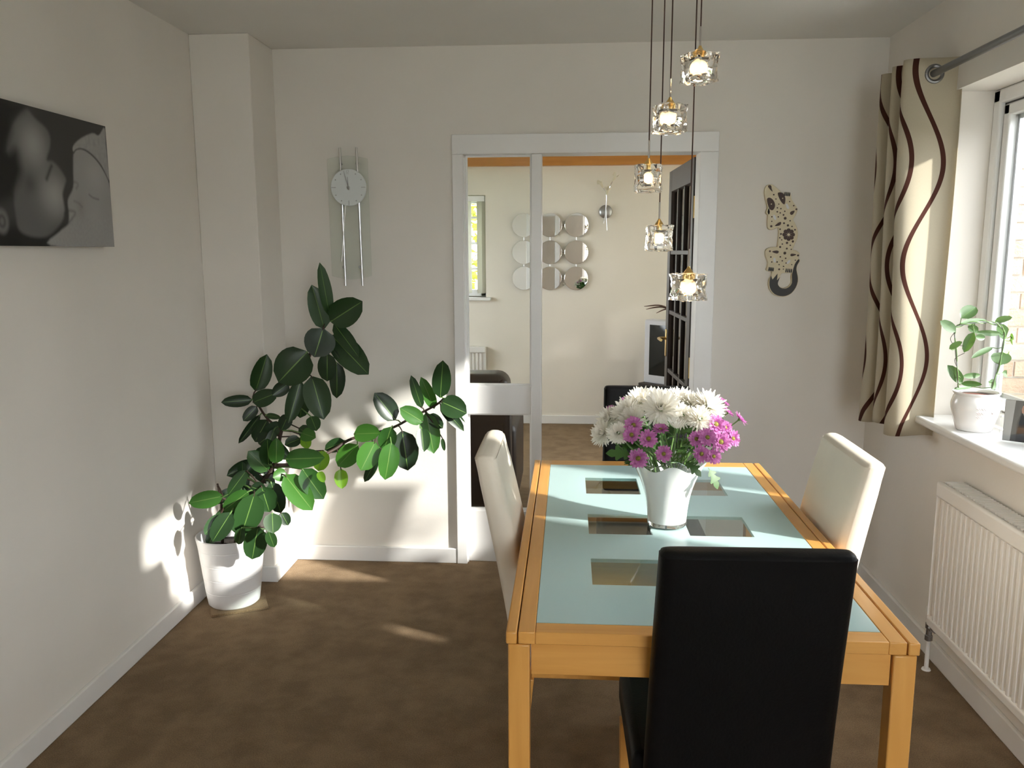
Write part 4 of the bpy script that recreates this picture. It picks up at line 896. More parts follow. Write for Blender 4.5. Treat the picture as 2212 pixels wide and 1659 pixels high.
W_LABELS = ['largest white chrysanthemum at the front of the bouquet', 'white chrysanthemum at the upper left, beside the large front bloom', 'cream-white chrysanthemum on the left slope of the bouquet', 'white chrysanthemum on the far left edge above the lowest left bloom',
 'lowest white chrysanthemum on the far left of the bouquet', 'white chrysanthemum tucked between the left edge and the purple flowers', 'white chrysanthemum at the top behind the large front bloom', 'white chrysanthemum at the crown of the bouquet, brightest in the sun', 'white chrysanthemum right of the crown of the bouquet',
 'white chrysanthemum at the upper right beside the purple edge', 'white chrysanthemum facing forward with a yellowish heart', 'white chrysanthemum hanging just below the crown', 'small half-open white chrysanthemum on a long bare stem at the front', 'white chrysanthemum behind the left front purple flowers', 'white chrysanthemum at the top left behind the others']
P_LABELS = ['small purple flower peeping out behind at the upper left', 'purple flower mostly hidden on the far upper left', 'purple flower on the left under the white blooms, upper of a pair', 'purple flower on the left under the white blooms, lower of a pair', 'purple flower left of centre facing forward', 'purple flower seen from the side below the large white bloom', 'lowest purple flower hanging over the left lip of the vase', 'purple flower with a yellow eye just above the vase lip',
 'purple flower at the top of the right-hand cluster', 'purple flower right of the topmost in the cluster', 'purple flower on the inner left of the cluster', 'purple flower in the middle of the cluster', 'largest purple flower with a dark eye in the cluster', 'purple flower on the outer edge of the cluster', 'purple flower with a yellow eye at the bottom of the cluster', 'purple flower at the bottom outer side of the cluster', 'purple flower behind the white bloom at the upper right', 'purple flower seen from behind near the upper right edge', 'outermost purple flower on the right, seen from the side']
def frame_of(d):
    d = d.normalized(); a = d.cross(Vector((0, 0, 1)))
    if a.length < .05: a = Vector((1, 0, 0))
    a.normalize(); return a, a.cross(d), d
def petal(m, c, d, n, L, W, bend, pts=3):
    """strip petal from c along d, its face towards n, bending towards n by bend"""
    s = d.cross(n).normalized(); v = []; f = []
    prof = [(.0, .45), (.45, .9), (.82, 1.0), (1.0, .35)]
    for u, w in prof: 
        p = c+d*(L*u)+n*(bend*L*u*u)
        v += [p-s*(W*w/2), p+n*(-.12*W)*(1), p+s*(W*w/2)]
    for i in range(len(prof)-1):
        for k in (0, 1): f.append((3*i+k, 3*i+k+1, 3*i+4+k, 3*i+3+k))
    m.add(v, f)
def build_flowers():
    rnd = random.Random(9)
    mouth = Vector((VX, VY, VZ+.17))
    def stem_to(root, c, d, r=.0022):
        a = 2*PI*rnd.random(); q = mouth+Vector((.05*math.cos(a)*.6+(c.x-VX)*.18, .03*math.sin(a)+(c.y-VY)*.18, -.02)); bot = Vector((VX+(VX-q.x)*.3, VY+(VY-q.y)*.3, VZ+.03))
        m = MB(); m.tube(smooth_path([bot, q, (q*.45+c*.55)-d*.015, c-d*.006], 4), r, 6); m.build('stem', 'stem_green', root, smooth=True)
    for (x, y, z, r, k), lab in zip(WHITE_BLOOMS, W_LABELS):
        c = Vector((x, y, z)); out = (c-Vector((VX, VY+.03, VZ+.20))).normalized()
        d = {'f': out*.6+Vector((.15, -.6, .35)), 'l': out+Vector((-.1, -.3, .2)), 'u': out*.6+Vector((.05, -.15, .8)), 'r': out+Vector((.3, -.3, .3)), 'c': Vector((0.02, -.15, 1))}[k].normalized()
        root = empty('white_chrysanthemum', tuple(c), 0, lab, 'flower', 'white chrysanthemums in the vase')
        a, b, n = frame_of(d); m = MB(); c0 = c-n*r*.22
        r *= 1.28; layers = ((26, -.28, .95, .25), (32, .05, 1.0, .25), (30, .32, .95, .3), (26, .6, .86, .35), (20, .9, .72, .35), (12, 1.2, .5, .3)) if k != 'c' else ((16, .7, 1.0, .15), (13, .95, .95, .1), (8, 1.2, .8, .1))
        for n_, el, ln, bend in layers:
            for i in range(n_):
                th = 2*PI*(i+rnd.random()*.7)/n_; e = el+rnd.uniform(-.12, .12)
                rd = a*math.cos(th)+b*math.sin(th); dd = rd*math.cos(e)+n*math.sin(e); nn = n*math.cos(e)-rd*math.sin(e)
                petal(m, c0+rd*r*.06, dd, nn, r*ln*rnd.uniform(.85, 1.12), r*.135, bend*rnd.uniform(.2, 1.2))
        m.build('petals', 'white_petal', root, smooth=True)
        q = MB(); q.lathe([(.001, -.010), (r*.16, -.004), (r*.20, .006), (r*.1, .012)], (0, 0, 0), 'Z', 10)
        Mx = Matrix((a, b, n)).transposed(); q.v = [c0+Mx @ (v+Vector((0, 0, -.004))) for v in q.v]; q.build('calyx', 'stem_green', root, smooth=True)
        stem_to(root, c0, n)
    for i, ((x, y, z, r), lab) in enumerate(zip(PURPLE_BLOOMS, P_LABELS)):
        c = Vector((x, y, z)); out = (c-Vector((VX, VY+.05, VZ+.18))).normalized()
        d = (out*.8+Vector((.05, -.75, .25))) if i not in (5, 16, 17, 18) else (out+Vector((.2, .25, .35)))
        if i == 5: d = Vector((-.1, -.35, .9))
        d.normalize(); a, b, n = frame_of(d)
        root = empty('purple_chrysanthemum', tuple(c), 0, lab, 'flower', 'purple chrysanthemums in the vase')
        m = MB(); c0 = c-n*r*.1
        for n_, el, ln in ((17, .12, 1.0), (14, .38, .86), (9, .75, .55)):
            for j in range(n_):
                th = 2*PI*(j+rnd.random()*.5)/n_; e = el+rnd.uniform(-.14, .14); rd = a*math.cos(th)+b*math.sin(th)
                dd = rd*math.cos(e)+n*math.sin(e); nn = n*math.cos(e)-rd*math.sin(e)
                petal(m, c0+rd*r*.15, dd, nn, r*ln*rnd.uniform(.82, 1.0), r*.30, rnd.uniform(-.1, .2))
        m.build('petals', 'purple_petal', root, smooth=True)
        Mx = Matrix((a, b, n)).transposed()
        q = MB(); q.lathe([(r*.26, 0), (r*.27, r*.07), (r*.18, r*.16), (.0005, r*.19)], (0, 0, 0), 'Z', 14); q.v = [c0+Mx @ v for v in q.v]; e = q.build('flower_eye', 'flower_eye', root, smooth=True); e['label'] = 'dark yellow-green flower eye'
        q = MB(); q.lathe([(.001, -.006), (r*.14, -.003), (r*.22, .002), (r*.1, .004)], (0, 0, 0), 'Z', 10); q.v = [c0+Mx @ (v-Vector((0, 0, .002))) for v in q.v]; q.build('calyx', 'stem_green', root, smooth=True)
        stem_to(root, c0, n, .0018)
        # lobed leaves on the stem
        for k in range(1):
            p = mouth*(.5-.2*k)+c0*(.45+.2*k)+Vector((rnd.uniform(-.025, .025), rnd.uniform(-.02, .03), rnd.uniform(-.01, .02)))
            lobed(root, p, (Vector((rnd.uniform(-1, 1), rnd.uniform(-.4, .4), rnd.uniform(0, .8)))).normalized(), rnd.uniform(.035, .055), rnd)
    # leafy stems filling the bouquet
    root = empty('bouquet_greenery', tuple(mouth), 0, 'dark green chrysanthemum foliage filling the middle of the bouquet', 'foliage')
    for i in range(75):
        a = rnd.uniform(0, 2*PI); h = rnd.uniform(.03, .11); rr = rnd.uniform(.02, .10+.25*h)
        p = mouth+Vector((rr*math.cos(a)*1.15, rr*math.sin(a)*.75, h)); d = Vector((math.cos(a)*.8+rnd.uniform(-.5, .5), math.sin(a)*.6+rnd.uniform(-.3, .3), rnd.uniform(0, .9))).normalized()
        lobed(root, p, d, rnd.uniform(.045, .075), rnd)
    for p, d, L in (((.372, 2.17, .93), (.45, -.3, -.7), .06), ((.30, 2.10, .965), (.7, -.4, -.45), .055), ((.17, 2.13, .97), (-1, -.2, .25), .07)):
        lobed(root, Vector(p), Vector(d).normalized(), L, rnd, True)
    for k in range(10):
        a = 2*PI*k/10; m = MB(); m.tube([(VX+.02*math.cos(a), VY+.02*math.sin(a), VZ+.03), (VX+.05*math.cos(a), VY+.05*math.sin(a), VZ+.19), (VX+.09*math.cos(a), VY+.08*math.sin(a), VZ+.27)], .002, 6); m.build('stem', 'stem_green', root, smooth=True)
LOBE = [(0, .02), (.14, .04), (.26, .22), (.36, .27), (.37, .12), (.50, .20), (.62, .33), (.68, .30), (.67, .14), (.80, .18), (.88, .14), (1.0, .01)]
def lobed(root, p, d, L, rnd, force=False):
    if not force and p.y+d.y*L < VY-.03 and p.z+min(0, d.z)*L < VZ+.225: return
    n = Vector((rnd.uniform(-.6, .6), -.7, .7)); n = (n-d*n.dot(d)).normalized(); s = d.cross(n); m = MB(); v = []; f = []
    for u, w in LOBE:
        c = p+d*(L*u)-n*(L*.22*u*u); v += [c-s*(L*w)+n*(L*w*.15), c, c+s*(L*w)+n*(L*w*.15)]
    for i in range(len(LOBE)-1):
        for k in (0, 1): f.append((3*i+k, 3*i+k+1, 3*i+4+k, 3*i+3+k))
    m.add(v, f); m.build('leaf', 'bloom_leaf', root, smooth=True)
build_flowers()

# ================================================================ pendant lamp cluster
def build_pendants():
    cx, cy = .262, 2.26
    root = empty('pendant_light', (cx, cy, ZC), 0, 'cluster of five lit glass cube pendants hanging over the table', 'pendant light')
    m = MB(); m.lathe([(.11, -.028), (.115, -.024), (.115, 0)], (cx, cy, ZC), 'Z', 40); m.build('ceiling_rose', 'chrome', root, smooth=True)
    spec = [(.316, 2.17, 1.945, 28), (.252, 2.22, 1.833, 20), (.207, 2.28, 1.690, -8), (.247, 2.36, 1.535, 2), (.309, 2.20, 1.407, 38)]
    H = .036
    for i, (x, y, z, rot) in enumerate(spec):
        R = Matrix.Translation((x, y, z)) @ Matrix.Rotation(math.radians(rot), 4, 'Z')
        # ice cube glass: dented hollow cube
        bm = bmesh.new(); bmesh.ops.create_cube(bm, size=2*H); bmesh.ops.subdivide_edges(bm, edges=bm.edges, cuts=9, use_grid_fill=True)
        for v in bm.verts:
            p = v.co.copy(); q = p/H
            d = noise.noise(Vector((p.x*75+i*7, p.y*75, p.z*75)))*.0048
            nrm = Vector((q.x if abs(q.x) > .99 else 0, q.y if abs(q.y) > .99 else 0, q.z if abs(q.z) > .99 else 0))
            waist = .93+.07*abs(q.z)**2
            v.co = Vector((p.x*waist, p.y*waist, p.z*.97)) + nrm.normalized()*d - nrm.normalized()*.0025*(nrm.length > 1.2)
        r_ = bmesh.ops.create_cube(bm, size=2*H*.62)
        bmesh.ops.bevel(bm, geom=list({e for v in r_['verts'] for e in v.link_edges}), offset=.006, segments=3, affect='EDGES')
        isl = [f for f in bm.faces if all(abs(c) < H*.7 for v in f.verts for c in v.co)]
        bmesh.ops.reverse_faces(bm, faces=isl)
        me = bpy.data.meshes.new('glass_shade'); bm.to_mesh(me); bm.free()
        for p in me.polygons: p.use_smooth = True
        me.materials.append(MATS['ice_glass']); me.transform(Matrix.Translation(-ORG[root]) @ R)
        o = bpy.data.objects.new('glass_shade', me); COL.objects.link(o); o.parent = root; ORG[o] = ORG[root]
        o['label'] = ['topmost glass cube shade', 'second glass cube shade from the top', 'middle glass cube shade', 'fourth glass cube shade from the top', 'lowest glass cube shade'][i]
        m = MB(); m.lathe([(.0185, -.0215), (.0195, -.018), (.0195, .0215), (.012, .0218)], (x, y, z), 'Z', 16, cap0=False); m.build('inner_cup', 'cup_glass', o, smooth=True)
        m = MB(); m.lathe([(.001, -.018), (.006, -.014), (.0072, -.004), (.0055, .006), (.002, .010)], (x, y, z), 'Z', 12); b = m.build('bulb', 'bulb', o, smooth=True)
        m = MB(); m.lathe([(.006, .010), (.006, .03), (.013, .037), (.009, .043), (.004, .050), (.0035, .053)], (x, y, z), 'Z', 16); m.build('lamp_holder', 'brass', o, smooth=True)
        m = MB(); m.tube([(x, y, z+.052), (x, y, z+.098)], .0026, 8); m.build('rod', 'chrome', o, smooth=True)
        tx, ty = x, y
        m = MB(); m.tube([(x, y, z+.096), (tx, ty, ZC-.001)], .0017, 8); m.build('cord', 'cord_brown', root, smooth=True)
build_pendants()

# ================================================================ wall clock
def build_clock():
    y = YB
    cx = -1.006
    root = empty('wall_clock', (cx, y, 1.345), 0, 'glass pendulum wall clock with a round white face and two chrome rods', 'clock')
    gp = []
    for k in range(9):
        u = k/8; gp.append((-1.102+.186*u, 1.915+.014*math.sin(PI*u)))
    for k in range(9):
        u = 1-k/8; gp.append((-1.098+.186*u, 1.39-.016*math.sin(PI*u)))
    m = MB(); m.prism(gp, y-.030, y-.025); g = m.build('glass_plate', 'clock_glass', root, tri=False); g['label'] = 'pale green glass back plate'
    for x0, x1 in ((-1.037, -1.031), (-.961, -.951)):
        m = MB(); m.tube([(x0, y-.045, 1.963), (x1, y-.045, 1.345)], .0058, 12); ro = m.build('rod', 'chrome', root, smooth=True)
        for z in (1.895, 1.43):
            m = MB(); m.tube([(x0, y-.045, z), (x0-.006, y-.001, z)], .004, 8); m.lathe([(.0075, 0), (.0075, .005)], (x0-.002, y-.031, z), 'Y', 14); m.build('standoff', 'steel', root, smooth=True)
    fc = (-1.0, y-.056, 1.787)
    m = MB(); m.lathe([(.080, -.012), (.0815, -.010), (.0815, 0), (.080, .0015), (.0005, .0015)], fc, 'Y', 56, cap1=True); f = m.build('clock_face', 'clock_face', root, smooth=True); f['label'] = 'round pale clock face'
    fy = fc[1]-.002
    for h in range(12):
        a = h*PI/6; q = MB(); r = .068; x, z = fc[0]+r*math.sin(a), fc[2]+r*math.cos(a)
        if h == 0: continue
        if h % 3 == 0:
            dx, dz = (.010, .0012) if h in (3, 9) else (.0012, .010); q.box(x-dx, x+dx, fy-.001, fy+.0005, z-dz, z+dz); q.build('hour_mark', 'steel', f)
        else: q.lathe([(.0028, 0), (.0022, .0022)], (x, fy+.0005, z), 'Y', 10); q.build('hour_mark', 'steel', f)
    # figure 12 from strokes
    q = MB(); tx, tz = fc[0]-.002, fc[2]+.068; q.box(tx-.004, tx-.003, fy-.001, fy, tz-.008, tz+.008)
    pts = [(tx, tz+.005), (tx+.002, tz+.008), (tx+.005, tz+.008), (tx+.006, tz+.004), (tx, tz-.008), (tx+.006, tz-.008)]
    q.tube([(p[0], fy-.0005, p[1]) for p in pts], .0006, 5); q.build('numeral', 'steel', f)
    def hand(nm, ang, L, w):
        q = MB(); a = math.radians(ang); d = Vector((math.sin(a), 0, math.cos(a))); s = Vector((math.cos(a), 0, -math.sin(a))); c = Vector((fc[0], fy-.002, fc[2]))
        v = [c-d*.01-s*w, c-d*.01+s*w, c+d*L+s*w*.4, c+d*L-s*w*.4]; q.add(v+[p+Vector((0, -.001, 0)) for p in v], [(0, 1, 2, 3), (7, 6, 5, 4), (0, 1, 5, 4), (1, 2, 6, 5), (2, 3, 7, 6), (3, 0, 4, 7)]); q.build(nm, 'steel', f)
    hand('hour_hand', -3, .046, .0022); hand('minute_hand', -15, .076, .0016)
    q = MB(); q.lathe([(.006, 0), (.006, .004), (.004, .005)], (fc[0], fy-.001, fc[2]), 'Y', 14); q.build('hand_hub', 'steel', f)
    m = MB(); m.tube([(-1.018, y-.048, 1.715), (-1.045, y-.048, 1.455)], .0028, 8); m.build('pendulum', 'chrome', root, smooth=True)
build_clock()

# ================================================================ lizard plaque
def build_lizard():
    root = empty('lizard_plaque', (.95, YB, 1.3), 0, 'cream wooden lizard plaque with painted brown spots and a black curled tail', 'wall ornament')
    bm = bmesh.new()
    def smooth_poly(p, n=3):
        pts = [Vector((a, b, 0)) for a, b in p]; N = len(pts); o = []
        for i in range(N):
            p0, p1, p2, p3 = pts[i-1], pts[i], pts[(i+1) % N], pts[(i+2) % N]
            for k in range(n):
                t = k/n; q = .5*((2*p1)+(p2-p0)*t+(2*p0-5*p1+4*p2-p3)*t*t+(3*p1-p0-3*p2+p3)*t**3); o.append((q.x, q.y))
        return o
    def plate(nm, polys, y0, y1, mt, parent, bevel=0):
        cu = bpy.data.curves.new(nm, 'CURVE'); cu.dimensions = '2D'; cu.fill_mode = 'BOTH'; cu.extrude = (y1-y0)/2; cu.bevel_depth = bevel
        for p in polys:
            s = cu.splines.new('POLY'); s.points.add(len(p)-1); s.use_cyclic_u = True
            for i, (a, b) in enumerate(p): s.points[i].co = (a, b, 0, 1)
        t = bpy.data.objects.new('tmp', cu); COL.objects.link(t)
        dg = bpy.context.evaluated_depsgraph_get(); me = bpy.data.meshes.new_from_object(t.evaluated_get(dg)); bpy.data.objects.remove(t); bpy.data.curves.remove(cu)
        me.name = nm; me.transform(Matrix.Translation((0, (y0+y1)/2, 0)) @ Matrix.Rotation(PI/2, 4, 'X')); me.transform(Matrix.Translation(-ORG[root])); me.materials.clear(); me.materials.append(MATS[mt])
        o = bpy.data.objects.new(nm, me); COL.objects.link(o); o.parent = parent; ORG[o] = ORG[root]; return o
    yf = YB-.018
    body = plate('body', [smooth_poly(LIZARD), smooth_poly(LIZARD_HOLE)], yf, YB-.002, 'lizard_cream', root, .0025)
    t = plate('tail', [smooth_poly(LIZARD_TAIL, 2)], yf-.0038, yf-.0028, 'lizard_black', root); t['label'] = 'black curled tail'
    y0, y1 = yf-.0036, yf-.0026
    for e in LIZARD_EYES: plate('eye_patch', [smooth_poly(e)], y0, y1, 'lizard_brown', root)
    for x, z in LIZARD_EYEDOTS:
        q = MB(); q.lathe([(.0026, 0), (.0026, .0006)], (x, y0, z), 'Y', 10); q.build('eye', 'lizard_cream', root)
    for x, z, r in LIZARD_DOTS:
        q = MB(); q.lathe([(r, -.001), (r, .0004)], (x, y1, z), 'Y', 10); q.build('spot', 'lizard_brown', root)
    for nm, L, mt in (('teardrop_mark', LIZARD_DROPS, 'lizard_brown'), ('flower_petal_mark', LIZARD_PETALS, 'lizard_brown'), ('claw_mark', LIZARD_CLAWS, 'lizard_black')):
        for p in L: plate(nm, [smooth_poly(p)], y0, y1, mt, root)
    for p in LIZARD_PALE: plate('pale_mark', [smooth_poly(p)], y0, y1, 'shirt', root)
build_lizard()

# ================================================================ canvas print
def build_canvas():
    xf = -1.56; y0, y1, z0, z1 = 2.17, 2.783, 1.519, 1.918
    root = empty('canvas_print', (XL, (y0+y1)/2, z0), 0, 'black and white canvas print of a child kissing a sleeping baby', 'picture')
    m = MB(); m.box(XL+.001, xf-.0005, y0, y1, z0, z1); m.build('stretched_edge', 'canvas_edge', root)
    NU, NV = 190, 124
    def inside(p, poly):
        c = False; j = len(poly)-1
        for i in range(len(poly)):
            a, b = poly[i], poly[j]
            if (a[1] > p[1]) != (b[1] > p[1]) and p[0] < (b[0]-a[0])*(p[1]-a[1])/(b[1]-a[1])+a[0]: c = not c
            j = i
        return c
    def dseg(p, poly, closed=True):
        best = 9; n = len(poly)
        for i in range(n if closed else n-1):
            ax, ay = poly[i]; bx, by = poly[(i+1) % n]; dx, dy = bx-ax, by-ay; l = dx*dx+dy*dy
            t = 0 if l == 0 else max(0, min(1, ((p[0]-ax)*dx+(p[1]-ay)*dy)/l)); e = math.hypot(p[0]-ax-t*dx, p[1]-ay-t*dy); best = min(best, e)
        return best
    def sd(p, poly): d = dseg(p, poly); return -d if inside(p, poly) else d
    def ss(d, w): t = max(0, min(1, .5-d/w)); return t*t*(3-2*t)
    def lerp(a, b, t): return a+(b-a)*t
    me = bpy.data.meshes.new('print'); v = []; f = []; col = []
    def sm(p, closed=True):
        pts = [Vector((a, b, 0)) for a, b in p]
        if closed: pts = [pts[-1]]+pts+[pts[0], pts[1]]
        q = smooth_path(pts, 4)
        if closed: q = q[4:-4]
        return [(a.x, a.y) for a in q]
    HA, FA, BA, HT = sm(PR_HAIR), sm(PR_FACE), sm(PR_BABY), sm(PR_HAT)
    BD, E1, E2, N1, MO, N2 = (sm(k, False) for k in (PR_BAND, PR_EYE1, PR_EYE2, PR_NOSE, PR_MOUTH, PR_NOSE2))
    ey, ez = PR_EAR[0]
    def G(y, z, a, b, s_, s2=None): return math.exp(-((y-a)/s_)**2-((z-b)/(s2 or s_))**2)
    for j in range(NV+1):
        for i in range(NU+1):
            y = y0+(y1-y0)*i/NU; z = z0+(z1-z0)*j/NV; p = (y, z)
            c = .052 if z > 1.60 else lerp(.012, .052, max(0, (z-1.56)/.04))
            fa = ss(sd(p, FA), .016)
            g = .13+.20*G(y, z, 2.39, 1.81, .06)+.22*G(y, z, 2.47, 1.67, .07, .06)-.07*G(y, z, 2.50, 1.555, .05, .03)-.05*G(y, z, 2.36, 1.70, .03)
            c = lerp(c, g, fa); c = lerp(c, .010, ss(sd(p, HA), .05)*.97)
            nz = noise.noise(Vector((y*110, z*110, 0)))
            b_ = ss(sd(p, BA), .012); gb = .33+.07*G(y, z, 2.70, 1.75, .06)-.05*G(y, z, 2.60, 1.64, .02, .03)+.03*G(y, z, 2.68, 1.62, .05)+(.022*nz if z < 1.62 else 0)
            c = lerp(c, gb, b_); c = lerp(c, .34+.04*noise.noise(Vector((y*70, z*70, 3))), ss(sd(p, HT), .008))
            c = lerp(c, .03, ss(dseg(p, BD, False)-.0022, .006)*.85)
            c = lerp(c, .012, ss(dseg(p, E1, False)-.004, .02)*.9); c = lerp(c, .05, ss(dseg(p, E2, False)-.001, .012)*.8)
            c = lerp(c, .09, ss(dseg(p, N1, False)-.001, .016)*.6); c = lerp(c, .04, ss(dseg(p, MO, False)-.001, .020)*.75); c = lerp(c, .07, ss(dseg(p, N2, False)-.001, .018)*.6)
            e = math.hypot((y-ey)/.8, z-ez); c = lerp(c, .17, ss(e-.034, .02)*.9); c = lerp(c, .03, ss(abs(e-.014)-.004, .014)*.7)
            v.append((xf-ORG[root].x, y-ORG[root].y, z-ORG[root].z)); col.append(c)
    for j in range(NV):
        for i in range(NU): a = j*(NU+1)+i; f.append((a, a+1, a+NU+2, a+NU+1))
    me.from_pydata(v, [], f); at = me.color_attributes.new('print', 'FLOAT_COLOR', 'POINT')
    for i, c in enumerate(col): at.data[i].color = (c, c*.985, c*.97, 1)
    me.materials.append(MATS['canvas_print'])
    o = bpy.data.objects.new('print', me); COL.objects.link(o); o.parent = root; o['label'] = 'monochrome photograph of two small faces'
build_canvas()

# ================================================================ sill plant and photo
def build_sill():
    cx, cy, z0 = 1.402, 2.915, .885
    root = empty('potted_trailing_plant', (cx, cy, z0), 0, 'small trailing plant on a hoop in a white ceramic pot on the window sill', 'plant')
    prof = [(.0, 0), (.054, 0), (.057, .004), (.066, .035), (.0765, .075), (.078, .095), (.072, .116), (.068, .124), (.0745, .132), (.074, .135), (.068, .134), (.064, .124)]
    m = MB(); m.lathe(prof, (cx, cy, z0), 'Z', 48, cap0=False, cap1=False); po = m.build('pot', 'ceramic', root, smooth=True, autosmooth=60)
    for k in range(4):
        for j in range(3):
            a = -PI/2-.35+k*.10; h = .085-.014*j; r = .0772-.03*max(0, .075-h)
            q = MB(); c = Vector((cx+(r)*math.cos(a), cy+(r)*math.sin(a), z0+h)); q.tube([c+Vector((-.004, 0, .004)), c+Vector((.004, 0, -.004))], .0012, 5); q.build('relief_mark', 'relief', po)
    for k in range(5):
        a = -PI/2+.35; c = Vector((cx+.0775*math.cos(a), cy+.0775*math.sin(a), z0+.07)); t = 2*PI*k/5
        q = MB(); q.tube([c, c+Vector((.011*math.cos(t), -.001, .011*math.sin(t)))], .0013, 5); q.build('relief_mark', 'relief', po)
    m = MB(); m.lathe([(.0, .121), (.066, .119)], (cx, cy, z0), 'Z', 28, cap0=False, cap1=False); m.build('soil', 'terracotta', root)
    p = smooth_path(HOOP, 6); m = MB(); m.tube(p, .0022, 7); m.build('hoop', 'steel', root, smooth=True)
    for ph in (0, PI):
        m = MB(); pts = []
        for i, q in enumerate(p): pts.append(q+Vector((0, .0045*math.cos(i*.7+ph), .0045*math.sin(i*.7+ph))))
        m.tube(pts, .0016, 6); m.build('vine', 'stem_green', root, smooth=True)
    rnd = random.Random(5)
    for L in HOYA:
        b, t, w = Vector(L[:3]), Vector(L[3:6]), L[6]
        face = (CAMP-b).normalized()+Vector((rnd.uniform(-.3, .2), 0, rnd.uniform(-.1, .6)))
        m = MB(); leaf_mesh(m, b, t, w, face, 'ovate', rnd.uniform(0, .15), rnd.uniform(.05, .2), rib=True, rows=7)
        for vv in m.v:
            if vv.x > 1.50: vv.x = 1.50
        m.build('leaf', ['hoya_leaf', 'stem_green'], root, smooth=True)
        q = nearest_on(p, b)
        if .004 < (q-b).length < .09:
            mm = MB(); mm.tube([q, (q+b)/2-Vector((0, 0, .004)), b], .0013, 5); mm.build('petiole', 'stem_green', root)
    for k, pts in enumerate(([HOOP[2], Vector(HOOP[2])+Vector((-.012, 0, -.02)), Vector(HOOP[2])+Vector((.0, 0, -.04)), Vector(HOOP[2])+Vector((.03, -.01, -.045))], [HOOP[1], Vector(HOOP[1])+Vector((-.01, 0, .03)), Vector(HOOP[1])+Vector((.02, 0, .05))])):
        m = MB(); m.tube(smooth_path(pts, 5), .001, 5); m.build('tendril', 'stem_brown', root, smooth=True)
    # picture block: thick clear acrylic with a printed card
    rt_ = empty('photo_block', (1.452, 2.70, .885), math.radians(-38), 'clear block photo frame with a man in a dark suit, on the sill', 'photo frame')
    ORG[rt_] = Vector((0, 0, 0))
    q = MB(); q.box(-.065, .065, -.009, .009, .0, .165); q.build('acrylic_block', 'clear_glass', rt_, bevel=.001)
    q = MB(); q.box(-.055, .055, -.0035, -.0025, .006, .14); c = q.build('photo_card', 'photo_dark', rt_)
    def flat(nm, poly, mt, d):
        q = MB(); q.prism(poly, -.0037-d, -.0036, 'XZ'); q.build(nm, mt, c)
    flat('photo_wall', [(-.054, .007), (-.034, .007), (-.026, .139), (-.054, .139)], 'photo_grey', .0002)
    flat('photo_suit', [(-.018, .007), (.03, .007), (.03, .07), (.022, .09), (.006, .1), (-.012, .09), (-.018, .07)], 'suit', .0003)
    flat('photo_face', [(-.006, .1), (.012, .1), (.015, .112), (.012, .124), (.003, .128), (-.005, .124), (-.008, .112)], 'skin', .0004)
    flat('photo_shirt', [(-.002, .1), (.01, .1), (.012, .075), (.006, .07)], 'shirt', .0005)
build_sill()

